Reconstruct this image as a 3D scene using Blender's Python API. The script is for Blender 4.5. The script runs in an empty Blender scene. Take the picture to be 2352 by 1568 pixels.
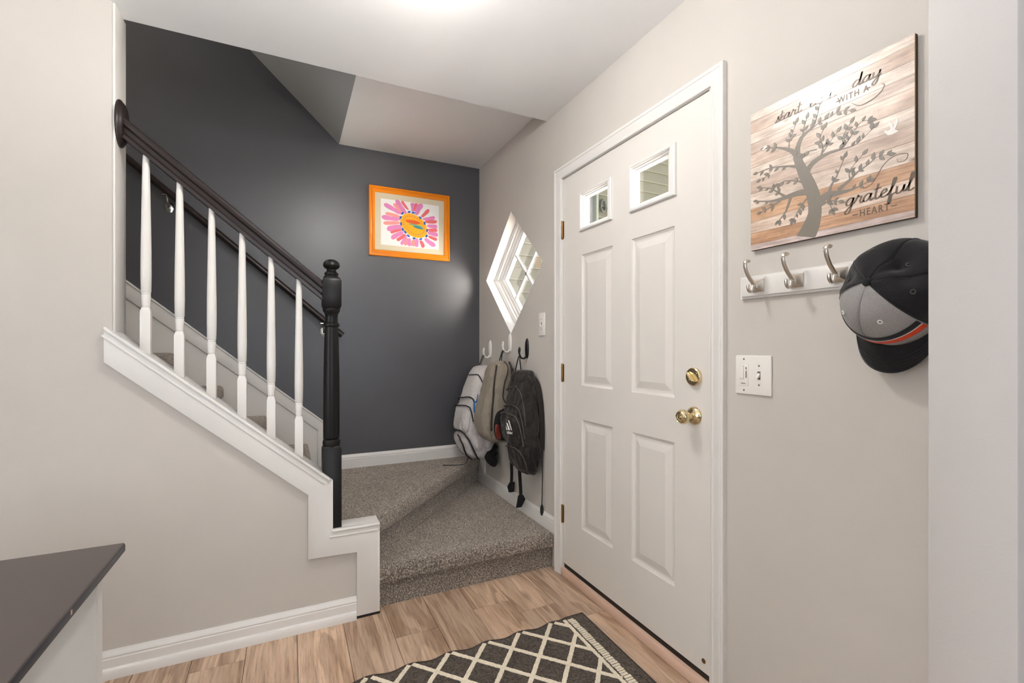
import bpy, bmesh, math, random
from mathutils import Vector, Matrix, noise

R = math.radians
scene = bpy.context.scene
COL = scene.collection

# ------------------------------------------------------------------ camera
CAM_H = 1.205
YAW = 25.6
cam_data = bpy.data.cameras.new('camera')
cam_data.sensor_fit = 'HORIZONTAL'
cam_data.sensor_width = 36.0
cam_data.lens = 36.0 * 1070 / 2352
cam_data.shift_y = 12.0 / 2352
cam_data.clip_start = 0.02
cam = bpy.data.objects.new('camera', cam_data)
COL.objects.link(cam)
cam.location = (0, 0, CAM_H)
cam.rotation_euler = (R(90), 0, R(-YAW))
scene.camera = cam

# ------------------------------------------------------------------ world and light
world = bpy.data.worlds.new('sky')
scene.world = world
world.use_nodes = True
wn = world.node_tree.nodes
bg = wn['Background']
bg.inputs[0].default_value = (0.86, 0.93, 1.0, 1)
bg.inputs[1].default_value = 1.0

def area_light(name, loc, rot, sx, sy, power, color):
    d = bpy.data.lights.new(name, 'AREA')
    d.shape = 'RECTANGLE'; d.size = sx; d.size_y = sy
    d.energy = power; d.color = color
    o = bpy.data.objects.new(name, d)
    COL.objects.link(o)
    o.location = loc; o.rotation_euler = rot
    return o
# daylight at the rear window; the side light is added for the door wall
area_light('daylight_rear_window', (0.2, -2.92, 1.5), (R(90), 0, 0), 2.4, 1.5, 6, (0.90, 0.94, 1.0))
area_light('side_fill_daylight', (-2.97, -0.4, 1.45), (R(90), 0, R(-90)), 2.0, 1.5, 9, (0.94, 0.96, 1.0))
# unseen spot added to brighten the ceiling, as a bounced flash would
fd = bpy.data.lights.new('ceiling_fill_spot', 'SPOT'); fd.energy = 37; fd.spot_size = R(104); fd.spot_blend = 0.45; fd.shadow_soft_size = 0.12; fd.color = (0.97, 0.98, 1.0)
fo = bpy.data.objects.new('ceiling_fill_spot', fd); COL.objects.link(fo)
fo.location = (-0.35, 0.15, 0.5); fo.rotation_euler = (R(180 - 8), 0, 0)
# sun high behind the neighbouring wing: it lights the walk and the added white wall, not the room
sd = bpy.data.lights.new('sun', 'SUN'); sd.energy = 112; sd.angle = R(0.6); sd.color = (1.0, 0.97, 0.92)
so = bpy.data.objects.new('sun', sd); COL.objects.link(so)
so.rotation_euler = Vector((0.05, -0.38, -0.92)).to_track_quat('-Z', 'Y').to_euler()
# unseen point light added to fill the upper stairwell
d = bpy.data.lights.new('upstairs_fill', 'POINT'); d.energy = 22; d.shadow_soft_size = 0.12; d.color = (1.0, 0.95, 0.88)
o = bpy.data.objects.new('upstairs_fill', d); COL.objects.link(o); o.location = (-1.9, 2.8, 4.2)

LAMP_STRENGTH = 41.0
scene.view_settings.view_transform = 'Standard'
scene.view_settings.look = 'None'
scene.view_settings.gamma = 1.0
scene.view_settings.use_curve_mapping = False
scene.view_settings.exposure = 1.30

# ------------------------------------------------------------------ materials
def lin(c):
    def f(x):
        x = x / 255.0
        return x / 12.92 if x <= 0.04045 else ((x + 0.055) / 1.055) ** 2.4
    return (f(c[0]), f(c[1]), f(c[2]), 1)

class NT:
    """small helper round a material's node tree"""
    def __init__(s, name):
        s.m = bpy.data.materials.new(name)
        s.m.use_nodes = True
        s.t = s.m.node_tree
        s.p = s.t.nodes['Principled BSDF']
        s.out = s.t.nodes['Material Output']
    def n(s, kind, **kw):
        nd = s.t.nodes.new(kind)
        for k, v in kw.items():
            if k.startswith('i_'):
                key = k[2:].replace('_', ' ')
                nd.inputs[key].default_value = v
            else:
                setattr(nd, k, v)
        return nd
    def l(s, a, b):
        s.t.links.new(a, b)
    def coords(s, scale=(1, 1, 1), kind='Object', rnd=False):
        tc = s.n('ShaderNodeTexCoord')
        mp = s.n('ShaderNodeMapping')
        mp.inputs['Scale'].default_value = scale
        src = tc.outputs[kind]
        if rnd:
            oi = s.n('ShaderNodeObjectInfo')
            ml = s.n('ShaderNodeVectorMath', operation='SCALE')
            cb = s.n('ShaderNodeCombineXYZ')
            s.l(oi.outputs['Random'], cb.inputs[0]); s.l(oi.outputs['Random'], cb.inputs[1])
            ml.inputs['Scale'].default_value = 37.0
            s.l(cb.outputs[0], ml.inputs[0])
            ad = s.n('ShaderNodeVectorMath', operation='ADD')
            s.l(src, ad.inputs[0]); s.l(ml.outputs[0], ad.inputs[1])
            src = ad.outputs[0]
        s.l(src, mp.inputs[0])
        return mp.outputs[0]
    def noise(s, vec, scale, detail=3, rough=0.5):
        nz = s.n('ShaderNodeTexNoise')
        nz.inputs['Scale'].default_value = scale
        nz.inputs['Detail'].default_value = detail
        nz.inputs['Roughness'].default_value = rough
        s.l(vec, nz.inputs['Vector'])
        return nz.outputs['Fac']
    def ramp(s, fac, stops):
        cr = s.n('ShaderNodeValToRGB')
        e = cr.color_ramp.elements
        e[0].position, e[0].color = stops[0]
        e[1].position, e[1].color = stops[1]
        for pos, c in stops[2:]:
            x = e.new(pos); x.color = c
        s.l(fac, cr.inputs[0])
        return cr.outputs[0]
    def bump(s, h, strength, dist=0.002):
        b = s.n('ShaderNodeBump')
        b.inputs['Strength'].default_value = strength
        b.inputs['Distance'].default_value = dist
        s.l(h, b.inputs['Height'])
        s.l(b.outputs[0], s.p.inputs['Normal'])
    def mix(s, fac, a, b, blend='MIX'):
        mx = s.n('ShaderNodeMix', data_type='RGBA', blend_type=blend)
        for sock, val in ((mx.inputs[0], fac), (mx.inputs[6], a), (mx.inputs[7], b)):
            if hasattr(val, 'is_linked') or hasattr(val, 'links'):
                s.l(val, sock)
            else:
                sock.default_value = val
        return mx.outputs[2]

def sc(c, k):
    return (c[0] * k, c[1] * k, c[2] * k, 1)

def simple(name, rgb, rough=0.5, metal=0.0, bump=None, var=0.0, spec=0.5, coat=0.0):
    """rgb in 0..255 display values; bump=(scale,strength,dist); var=colour variation"""
    t = NT(name)
    c = lin(rgb)
    t.p.inputs['Base Color'].default_value = c
    t.p.inputs['Roughness'].default_value = rough
    t.p.inputs['Metallic'].default_value = metal
    t.p.inputs['Specular IOR Level'].default_value = spec
    t.p.inputs['Coat Weight'].default_value = coat
    if bump or var:
        v = t.coords()
        if var:
            f = t.noise(v, 3.0, 5, 0.6)
            t.l(t.ramp(f, [(0.3, sc(c, 1 - var)), (0.7, sc(c, 1 + var))]), t.p.inputs['Base Color'])
        if bump:
            t.bump(t.noise(v, bump[0], 4, 0.6), bump[1], bump[2])
    return t.m

def wall_paint(name, rgb, rough=0.6, marks=True, var=0.03, spec=0.35):
    """rolled emulsion with faint orange peel, a few nicks and scuffs"""
    t = NT(name)
    c = lin(rgb)
    v = t.coords()
    f = t.noise(v, 1.7, 5, 0.6)
    base = t.ramp(f, [(0.3, sc(c, 1 - var)), (0.7, sc(c, 1 + var))])
    if marks:
        vo = t.n('ShaderNodeTexVoronoi'); vo.inputs['Scale'].default_value = 5.5
        t.l(v, vo.inputs['Vector'])
        spot = t.ramp(vo.outputs['Distance'], [(0.0, (1, 1, 1, 1)), (0.018, (0, 0, 0, 1))])
        pick = t.noise(v, 9.0, 2, 0.5)
        pk = t.ramp(pick, [(0.50, (0, 0, 0, 1)), (0.56, (1, 1, 1, 1))])
        mk = t.mix(1.0, spot, pk, 'MULTIPLY')
        base = t.mix(mk, base, sc(c, 0.55))
    t.l(base, t.p.inputs['Base Color'])
    t.p.inputs['Roughness'].default_value = rough
    t.p.inputs['Specular IOR Level'].default_value = spec
    t.bump(t.noise(v, 160, 3, 0.55), 0.12, 0.002)
    return t.m

def carpet(name):
    """dense loop pile: dark between the loops when faced, lit fibre tips at a slant"""
    t = NT(name)
    v = t.coords((1, 1, 1))
    f = t.noise(v, 150, 5, 0.8)
    g = t.noise(v, 7, 3, 0.6)
    a = t.ramp(f, [(0.36, lin((64, 59, 55))), (0.64, lin((220, 206, 190))), (0.5, lin((130, 121, 112)))])
    b = t.ramp(g, [(0.3, (0.86, 0.86, 0.86, 1)), (0.7, (1.1, 1.09, 1.08, 1))])
    t.l(t.mix(1.0, a, b, 'MULTIPLY'), t.p.inputs['Base Color'])
    t.p.inputs['Roughness'].default_value = 0.95
    t.p.inputs['Specular IOR Level'].default_value = 0.1
    t.p.inputs['Sheen Weight'].default_value = 0.9
    t.p.inputs['Sheen Roughness'].default_value = 0.45
    t.l(t.ramp(f, [(0.40, (0.30, 0.26, 0.23, 1)), (0.60, (1.0, 0.92, 0.83, 1))]), t.p.inputs['Sheen Tint'])
    t.bump(t.noise(v, 230, 3, 0.7), 0.8, 0.005)
    return t.m

def floor_wood(name):
    """weathered oak: cathedral figure from contour lines of a stretched noise, fine fibre, a few knots"""
    t = NT(name)
    v = t.coords((1, 1, 1), rnd=True)
    def stretched(sx, sy):
        m = t.n('ShaderNodeMapping'); m.inputs['Scale'].default_value = (sx, sy, 1); t.l(v, m.inputs[0]); return m.outputs[0]
    fld = t.noise(stretched(6.5, 0.75), 1.0, 2, 0.45)
    ml = t.n('ShaderNodeMath', operation='MULTIPLY'); ml.inputs[1].default_value = 62.0; t.l(fld, ml.inputs[0])
    sn = t.n('ShaderNodeMath', operation='SINE'); t.l(ml.outputs[0], sn.inputs[0])
    fine = t.noise(stretched(110, 5), 1.0, 6, 0.7)
    big = t.noise(stretched(7, 0.9), 1.3, 4, 0.6)
    patch = t.noise(stretched(9, 1.6), 1.0, 3, 0.6)
    base = t.ramp(big, [(0.28, lin((194, 164, 139))), (0.72, lin((234, 210, 186)))])
    ring = t.ramp(sn.outputs[0], [(0.0, (0.54, 0.48, 0.43, 1)), (0.6, (1.02, 1.01, 1.0, 1))])
    pm = t.ramp(patch, [(0.40, (0.12, 0.12, 0.12, 1)), (0.62, (0.85, 0.85, 0.85, 1))])
    grain = t.ramp(fine, [(0.34, (0.66, 0.61, 0.57, 1)), (0.54, (1.03, 1.02, 1.02, 1))])
    c = t.mix(1.0, base, grain, 'MULTIPLY')
    c = t.mix(pm, c, t.mix(1.0, c, ring, 'MULTIPLY'))
    kn = t.n('ShaderNodeTexVoronoi'); kn.inputs['Scale'].default_value = 1.0
    t.l(stretched(5.5, 1.8), kn.inputs['Vector'])
    knot = t.ramp(kn.outputs['Distance'], [(0.03, (0.42, 0.35, 0.30, 1)), (0.13, (1, 1, 1, 1))])
    c = t.mix(0.8, c, t.mix(1.0, c, knot, 'MULTIPLY'))
    oi = t.n('ShaderNodeObjectInfo')
    tone = t.ramp(oi.outputs['Random'], [(0.0, (0.80, 0.79, 0.78, 1)), (1.0, (1.10, 1.08, 1.06, 1))])
    t.l(t.mix(1.0, c, tone, 'MULTIPLY'), t.p.inputs['Base Color'])
    t.p.inputs['Roughness'].default_value = 0.45
    t.p.inputs['Specular IOR Level'].default_value = 0.4
    t.bump(fine, 0.12, 0.001)
    return t.m

def tinted_wood_print(name):
    """printed barn-wood; each strip's tint comes from its object colour; lacquered and pebbled"""
    t = NT(name)
    v = t.coords((1, 1, 1), rnd=True)
    st = t.n('ShaderNodeMapping'); st.inputs['Scale'].default_value = (1, 5, 95); t.l(v, st.inputs[0])
    f = t.noise(st.outputs[0], 1.6, 6, 0.7)
    st2 = t.n('ShaderNodeMapping'); st2.inputs['Scale'].default_value = (1, 9, 22); t.l(v, st2.inputs[0])
    g = t.noise(st2.outputs[0], 1.3, 4, 0.6)
    oi = t.n('ShaderNodeObjectInfo')
    a = t.ramp(f, [(0.3, (0.62, 0.56, 0.52, 1)), (0.62, (1.05, 1.03, 1.02, 1))])
    b = t.ramp(g, [(0.35, (0.72, 0.66, 0.62, 1)), (0.65, (1.08, 1.08, 1.08, 1))])
    c = t.mix(1.0, oi.outputs['Color'], a, 'MULTIPLY')
    c = t.mix(1.0, c, b, 'MULTIPLY')
    kn = t.n('ShaderNodeTexVoronoi'); kn.inputs['Scale'].default_value = 9.0
    mp = t.n('ShaderNodeMapping'); mp.inputs['Scale'].default_value = (1, 0.8, 2.0); t.l(v, mp.inputs[0]); t.l(mp.outputs[0], kn.inputs['Vector'])
    knot = t.ramp(kn.outputs['Distance'], [(0.03, (0.35, 0.28, 0.24, 1)), (0.11, (1, 1, 1, 1))])
    t.l(t.mix(1.0, c, knot, 'MULTIPLY'), t.p.inputs['Base Color'])
    t.p.inputs['Roughness'].default_value = 0.36
    t.p.inputs['Coat Weight'].default_value = 0.8
    t.p.inputs['Coat Roughness'].default_value = 0.30
    t.bump(t.noise(v, 420, 2, 0.5), 0.25, 0.0012)
    return t.m

def fabric(name, rgb, rough=0.85, scale=240, var=0.18, wr=0.5):
    t = NT(name)
    c = lin(rgb)
    v = t.coords()
    f = t.noise(v, scale, 2, 0.7)
    t.l(t.ramp(f, [(0.35, sc(c, 1 - var)), (0.65, sc(c, 1 + var))]), t.p.inputs['Base Color'])
    t.p.inputs['Roughness'].default_value = rough
    t.p.inputs['Specular IOR Level'].default_value = 0.25
    t.p.inputs['Sheen Weight'].default_value = 0.15
    t.bump(t.noise(v, 26, 4, 0.6), wr, 0.012)
    return t.m

def glass(name, tint=(1, 1, 1)):
    t = NT(name)
    t.t.nodes.remove(t.p)
    tr = t.n('ShaderNodeBsdfTransparent'); tr.inputs[0].default_value = (tint[0], tint[1], tint[2], 1)
    gl = t.n('ShaderNodeBsdfGlossy'); gl.inputs['Roughness'].default_value = 0.02
    lw = t.n('ShaderNodeLayerWeight'); lw.inputs[0].default_value = 0.5
    pw_ = t.n('ShaderNodeMath', operation='POWER'); pw_.inputs[1].default_value = 4.0
    t.l(lw.outputs['Facing'], pw_.inputs[0])
    fr = t.n('ShaderNodeMath', operation='MULTIPLY_ADD'); fr.inputs[1].default_value = 0.7; fr.inputs[2].default_value = 0.03
    t.l(pw_.outputs[0], fr.inputs[0])
    ms = t.n('ShaderNodeMixShader')
    t.l(fr.outputs[0], ms.inputs[0]); t.l(tr.outputs[0], ms.inputs[1]); t.l(gl.outputs[0], ms.inputs[2])
    t.l(ms.outputs[0], t.out.inputs[0])
    return t.m

def emitter(name, color, strength):
    t = NT(name)
    t.p.inputs['Base Color'].default_value = (0.9, 0.9, 0.9, 1)
    t.p.inputs['Emission Color'].default_value = (color[0], color[1], color[2], 1)
    t.p.inputs['Emission Strength'].default_value = strength
    return t.m

M = {
 'wall': wall_paint('greige_wall_paint', (204, 198, 191)),
 'stub': wall_paint('greige_textured_wall_paint', (200, 196, 194), marks=False),
 'dark': wall_paint('charcoal_wall_paint', (80, 80, 84), 0.35, True, 0.04, 0.7),
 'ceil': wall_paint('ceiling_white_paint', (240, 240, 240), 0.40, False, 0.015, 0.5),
 'soffit': wall_paint('grey_soffit_tone', (182, 184, 182), 0.5, False, 0.02),  # soffit toned greyer than the flat ceiling beside it
 'white': simple('white_trim_paint', (230, 227, 223), 0.35, var=0.015),
 'door': simple('white_door_paint', (228, 223, 217), 0.4, bump=(60, 0.05, 0.001), var=0.015),
 'black': simple('black_gloss_paint', (18, 16, 16), 0.38, spec=0.3, bump=(40, 0.08, 0.001)),
 'espresso': simple('espresso_varnish', (38, 28, 26), 0.3, bump=(50, 0.1, 0.001), var=0.1),
 'carpet': carpet('charcoal_loop_carpet'),
 'floor': floor_wood('weathered_oak_plank'),
 'gapdark': simple('dark_gap', (46, 36, 28), 0.9),
 'oak': simple('pale_oak_threshold', (222, 190, 168), 0.5, bump=(30, 0.1, 0.001), var=0.05),
 'brass': simple('polished_brass', (228, 210, 170), 0.18, 1.0),
 'oldbrass': simple('aged_brass', (150, 118, 78), 0.4, 1.0, bump=(90, 0.2, 0.001), var=0.15),
 'nickel': simple('brushed_nickel', (216, 209, 199), 0.36, 1.0, bump=(120, 0.1, 0.0006)),
 'chrome': simple('bright_steel', (205, 205, 200), 0.2, 1.0),
 'plastic': simple('white_plastic', (238, 234, 228), 0.3),
 'blackplastic': simple('black_plastic', (22, 22, 24), 0.3),
 'slot': simple('slot_shadow_plastic', (120, 112, 104), 0.6),
 'tabletop': simple('dark_painted_top', (86, 77, 74), 0.45, bump=(120, 0.08, 0.001), var=0.05),
 'tableedge': simple('dark_worn_edge', (46, 46, 54), 0.4, bump=(90, 0.2, 0.001), var=0.12),
 'melamine': simple('white_melamine', (226, 229, 230), 0.4),
 'orange': simple('orange_lacquer', (238, 138, 14), 0.25),
 'matboard': simple('cream_mat_board', (214, 203, 176), 0.8, var=0.02),
 'paper': simple('white_paper', (240, 238, 236), 0.8, bump=(14, 0.3, 0.003)),
 'p0': simple('pink_paint', (220, 132, 186), 0.8, var=0.12),
 'p1': simple('coral_paint', (226, 104, 110), 0.8, var=0.12),
 'p2': simple('salmon_paint', (234, 150, 146), 0.8, var=0.12),
 'pyellow': simple('amber_paint', (250, 170, 24), 0.8, var=0.08),
 'pblue': simple('blue_paint', (36, 92, 182), 0.8, var=0.1),
 'ppurple': simple('purple_paint', (142, 88, 132), 0.8),
 'pred': simple('vermilion_paint', (226, 92, 40), 0.8, var=0.1),
 'pgreen': simple('green_paint', (120, 168, 128), 0.8, var=0.1),
 'pteal': simple('teal_paint', (70, 140, 146), 0.8, var=0.1),
 'signprint': tinted_wood_print('printed_barn_wood'),
 'signedge': simple('fibreboard_edge', (150, 116, 74), 0.8),
 'signback': simple('dark_board_back', (34, 26, 20), 0.8),
 'tree': simple('grey_printed_bark', (132, 124, 114), 0.36, coat=0.8, bump=(420, 0.3, 0.0012), var=0.15),
 'ink': simple('brown_print_ink', (104, 88, 74), 0.36, coat=0.8, bump=(420, 0.3, 0.0012)),
 'dove': simple('white_print_ink', (240, 236, 230), 0.4),
 'rug': fabric('dark_tufted_wool', (84, 75, 66), 0.95, 120, 0.5, 1.0),
 'rugcream': fabric('cream_tufted_wool', (242, 230, 208), 0.95, 190, 0.12, 1.0),
 'rugedge': fabric('grey_bound_edge', (72, 64, 58), 0.95, 190, 0.3, 0.6),
 'bagwhite': fabric('pale_grey_ripstop', (206, 200, 198), 0.7, 120, 0.08),
 'baggrey': fabric('heather_grey_canvas', (140, 130, 116), 0.85, 200, 0.14),
 'bagblack': fabric('black_nylon', (40, 35, 33), 0.55, 200, 0.1, 0.7),
 'strap': fabric('black_webbing', (18, 17, 18), 0.7, 300, 0.2, 0.2),
 'zip': simple('black_zip_tape', (30, 27, 27), 0.5),
 'zipgrey': simple('grey_piping', (74, 68, 64), 0.5),
 'mesh': fabric('black_mesh_pocket', (24, 20, 20), 0.7, 160, 0.5, 0.6),
 'wrapper': simple('red_foil_wrapper', (120, 46, 38), 0.3, bump=(40, 0.5, 0.004), var=0.4),
 'bluegel': simple('blue_silicone', (40, 128, 214), 0.4),
 'clearbottle': simple('milky_clear_bottle', (216, 214, 210), 0.25),
 'capblack': fabric('black_cap_cloth', (27, 26, 29), 0.8, 300, 0.15, 0.25),
 'capgrey': fabric('grey_cap_cloth', (150, 147, 146), 0.8, 300, 0.08, 0.2),
 'caporange': fabric('orange_cap_stripe', (214, 62, 18), 0.8, 300, 0.08, 0.1),
 'capwhite': fabric('white_cap_thread', (226, 224, 222), 0.8, 300, 0.05, 0.1),
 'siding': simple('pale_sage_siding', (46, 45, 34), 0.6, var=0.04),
 'shutter': simple('dark_green_shutter', (14, 17, 13), 0.5),
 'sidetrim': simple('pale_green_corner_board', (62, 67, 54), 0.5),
 'ground': simple('concrete_walk', (160, 157, 151), 0.9, var=0.08),
 'bounceslab': simple('pale_bounce_concrete', (196, 193, 187), 0.9, var=0.05),  # for the added slab that bounces sun indoors
 'glass': glass('clear_window_glass'),
 'lampglow': emitter('lit_lamp_glass', (1.0, 0.965, 0.92), LAMP_STRENGTH),
 'vinyl': simple('white_vinyl', (230, 229, 226), 0.3),
}

# ------------------------------------------------------------------ mesh building
class MB:
    def __init__(s):
        s.v = []; s.f = []
    def add(s, vs, fs):
        b = len(s.v)
        s.v += [tuple(p) for p in vs]
        s.f += [tuple(i + b for i in f) for f in fs]
        return s
    def box(s, x0, y0, z0, x1, y1, z1):
        vs = [(x0, y0, z0), (x1, y0, z0), (x1, y1, z0), (x0, y1, z0), (x0, y0, z1), (x1, y0, z1), (x1, y1, z1), (x0, y1, z1)]
        return s.add(vs, [(0, 3, 2, 1), (4, 5, 6, 7), (0, 1, 5, 4), (1, 2, 6, 5), (2, 3, 7, 6), (3, 0, 4, 7)])
    def prism(s, poly, axis, a, b):
        n = len(poly)
        def P(p, h):
            return (h, p[0], p[1]) if axis == 'x' else (p[0], h, p[1]) if axis == 'y' else (p[0], p[1], h)
        vs = [P(p, a) for p in poly] + [P(p, b) for p in poly]
        fs = [tuple(range(n)), tuple(range(2 * n - 1, n - 1, -1))]
        fs += [(i, (i + 1) % n, n + (i + 1) % n, n + i) for i in range(n)]
        return s.add(vs, fs)
    def lathe(s, prof, c, axis=(0, 0, 1), n=24, sx=1.0, sy=1.0, up=None):
        """prof: [(radius, height)], closed with end caps"""
        A = Vector(axis).normalized()
        U = Vector(up) if up else (Vector((0, 0, 1)) if abs(A.z) < 0.9 else Vector((1, 0, 0)))
        U = (U - A * U.dot(A)).normalized(); W = A.cross(U)
        c = Vector(c); vs = []; fs = []
        for r, h in prof:
            for i in range(n):
                a = 2 * math.pi * i / n
                vs.append(c + A * h + U * (r * sx * math.cos(a)) + W * (r * sy * math.sin(a)))
        for k in range(len(prof) - 1):
            for i in range(n):
                j = (i + 1) % n
                fs.append((k * n + i, k * n + j, (k + 1) * n + j, (k + 1) * n + i))
        fs.append(tuple(range(n - 1, -1, -1)))
        fs.append(tuple((len(prof) - 1) * n + i for i in range(n)))
        return s.add(vs, fs)
    def tube(s, path, r, n=8, flat=1.0, up=None, caps=True):
        """round or flattened tube along a path; r scalar or list"""
        P = [Vector(p) for p in path]; m = len(P)
        rr = r if isinstance(r, (list, tuple)) else [r] * m
        vs = []; fs = []
        prevU = Vector(up) if up else None
        for k in range(m):
            T = (P[min(k + 1, m - 1)] - P[max(k - 1, 0)]).normalized()
            if prevU is None:
                prevU = Vector((0, 0, 1)) if abs(T.z) < 0.9 else Vector((1, 0, 0))
            U = prevU - T * prevU.dot(T)
            if U.length < 1e-5:
                U = T.orthogonal()
            U.normalize(); W = T.cross(U)
            if not up:
                prevU = U
            for i in range(n):
                a = 2 * math.pi * (i + 0.5) / n
                vs.append(P[k] + U * (rr[k] * flat * math.cos(a)) + W * (rr[k] * math.sin(a)))
        for k in range(m - 1):
            for i in range(n):
                j = (i + 1) % n
                fs.append((k * n + i, k * n + j, (k + 1) * n + j, (k + 1) * n + i))
        if caps:
            fs.append(tuple(range(n - 1, -1, -1))); fs.append(tuple((m - 1) * n + i for i in range(n)))
        return s.add(vs, fs)
    def grid(s, fn, nu, nv, cu=False):
        vs = [fn(i / (nu if cu else nu - 1), j / (nv - 1)) for j in range(nv) for i in range(nu)]
        fs = []
        for j in range(nv - 1):
            for i in range(nu if cu else nu - 1):
                k = (i + 1) % nu
                fs.append((j * nu + i, j * nu + k, (j + 1) * nu + k, (j + 1) * nu + i))
        return s.add(vs, fs)
    def loops(s, loops, closed=True, cap_first=False, cap_last=False):
        n = len(loops[0]); vs = [p for L in loops for p in L]; fs = []
        for k in range(len(loops) - 1):
            for i in range(n if closed else n - 1):
                j = (i + 1) % n
                fs.append((k * n + i, k * n + j, (k + 1) * n + j, (k + 1) * n + i))
        if cap_first: fs.append(tuple(range(n - 1, -1, -1)))
        if cap_last: fs.append(tuple((len(loops) - 1) * n + i for i in range(n)))
        return s.add(vs, fs)
    def build(s, name, mat, parent=None, bevel=0.0, seg=2, smooth=False, angle=35, subsurf=0, thick=0.0, bevel2=None):
        off = root_loc(parent)
        bm = bmesh.new()
        vv = [bm.verts.new((p[0] - off[0], p[1] - off[1], p[2] - off[2])) for p in s.v]
        for f in s.f:
            try:
                bm.faces.new([vv[i] for i in f])
            except ValueError:
                pass
        bmesh.ops.remove_doubles(bm, verts=bm.verts, dist=1e-6)
        bmesh.ops.recalc_face_normals(bm, faces=bm.faces)
        if bevel:
            es = [e for e in bm.edges if len(e.link_faces) == 2 and e.calc_face_angle(0) > 0.5]
            if bevel2 is not None:            # (z, size): edges lying below z take the smaller size
                low = [e for e in es if max(v.co.z for v in e.verts) < bevel2[0] - off[2]]
                es = [e for e in es if min(v.co.z for v in e.verts) > bevel2[0] - off[2]]
                bmesh.ops.bevel(bm, geom=low, offset=bevel2[1], segments=2, affect='EDGES', profile=0.5, clamp_overlap=True)
                es = [e for e in es if e.is_valid]
            bmesh.ops.bevel(bm, geom=es, offset=bevel, segments=seg, affect='EDGES', profile=0.5, clamp_overlap=True)
        me = bpy.data.meshes.new(name)
        bm.to_mesh(me); bm.free()
        if smooth or bevel:
            me.polygons.foreach_set('use_smooth', [True] * len(me.polygons))
            me.set_sharp_from_angle(angle=R(angle))
        me.materials.append(M[mat])
        o = bpy.data.objects.new(name, me)
        COL.objects.link(o)
        if parent:
            o.parent = parent
        if thick:
            md = o.modifiers.new('shell', 'SOLIDIFY'); md.thickness = thick; md.offset = -1
        if subsurf:
            md = o.modifiers.new('sub', 'SUBSURF'); md.levels = subsurf; md.render_levels = subsurf
        return o

def root_loc(o):
    l = Vector((0, 0, 0))
    while o is not None:
        l += o.location; o = o.parent
    return l

def thing(name, loc, label, cat, group=None):
    o = bpy.data.objects.new(name, None)
    o.empty_display_size = 0.05
    COL.objects.link(o); o.location = loc
    return tag(o, label, cat, group)
def tag(o, label, cat, group=None):
    o['label'] = label; o['category'] = cat
    if group: o['group'] = group
    return o
def struct(o, label=None, cat=None):
    o['kind'] = 'structure'
    if label: o['label'] = label
    if cat: o['category'] = cat
    return o
def structure_empty(name, loc, label, cat):
    o = bpy.data.objects.new(name, None); COL.objects.link(o); o.location = loc
    return struct(o, label, cat)
def lab(o, text):
    o['label'] = text
    return o
def share(src, loc, parent, name=None):
    """another object on the same mesh, moved by loc"""
    o = bpy.data.objects.new(name or src.name.split('.')[0], src.data)
    COL.objects.link(o); o.parent = parent; o.location = loc
    return o
def catmull(pts, sub=8):
    P = [Vector(p) for p in pts]; out = []
    for i in range(len(P) - 1):
        p0 = P[max(i - 1, 0)]; p1 = P[i]; p2 = P[i + 1]; p3 = P[min(i + 2, len(P) - 1)]
        for k in range(sub):
            t = k / sub
            out.append(0.5 * ((2 * p1) + (p2 - p0) * t + (2 * p0 - 5 * p1 + 4 * p2 - p3) * t * t + (3 * p1 - p0 - 3 * p2 + p3) * t ** 3))
    out.append(P[-1])
    return out

# ================================================================== THE SETTING
XR = 1.3074      # face of the wall with the front door
YD = 3.304       # face of the charcoal wall
YK = 2.175       # face of the knee wall / left wall
YC = 2.26        # stair side of the knee wall
ZC = 2.471       # ceiling
XE = -0.585      # end of the full-height part of the left wall
RISE, RUN = 0.195, 0.235
SLOPE = 0.842

# ---- floor: subfloor with laid planks
fl = struct(MB().box(-3.1, -3.05, -0.08, 3.6, 3.35, -0.008).build('floor', 'gapdark'),
            'weathered oak plank floor of the entry hall', 'floor')
PW = 0.183
x0 = 0.946
lens = 1.22
pk = MB().box(-PW / 2 + 0.0008, -lens / 2 + 0.0008, -0.008, PW / 2 - 0.0008, lens / 2 - 0.0008, 0.0).build('plank', 'floor', fl, bevel=0.0012, seg=1)
rng = random.Random(4)
first = True
for i in range(-12, 2):
    xc = x0 + PW * (i + 0.5)
    # joints that the photograph shows
    start = {1: 1.74, -7: 2.065}.get(i, rng.uniform(0.2, 1.3) + 1.5)
    y = start
    while y < 2.5: y += lens
    while y > 0.0:
        if first:
            pk.location = (xc, y - lens / 2, 0); first = False
        else:
            share(pk, (xc, y - lens / 2, 0), fl)
        y -= lens

# ---- ceiling, with the dropped part over the stairs
ce = struct(MB().box(-3.1, -3.05, ZC, XR + 0.14, 2.275, ZC + 0.12).box(XR + 0.14, -3.05, ZC, 3.6, 0.418, ZC + 0.12).build('ceiling', 'ceil'), 'flat white hall ceiling', 'ceiling')
MB().box(0.303, 2.275, 2.557, XR, YD, 2.64).build('landing_ceiling', 'ceil', ce)
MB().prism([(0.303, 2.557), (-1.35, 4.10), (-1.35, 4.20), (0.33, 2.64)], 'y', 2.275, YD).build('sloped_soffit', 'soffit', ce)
MB().box(-3.1, 2.15, 4.95, 0.4, 3.5, 5.05).build('upper_ceiling', 'ceil', ce)

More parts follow.
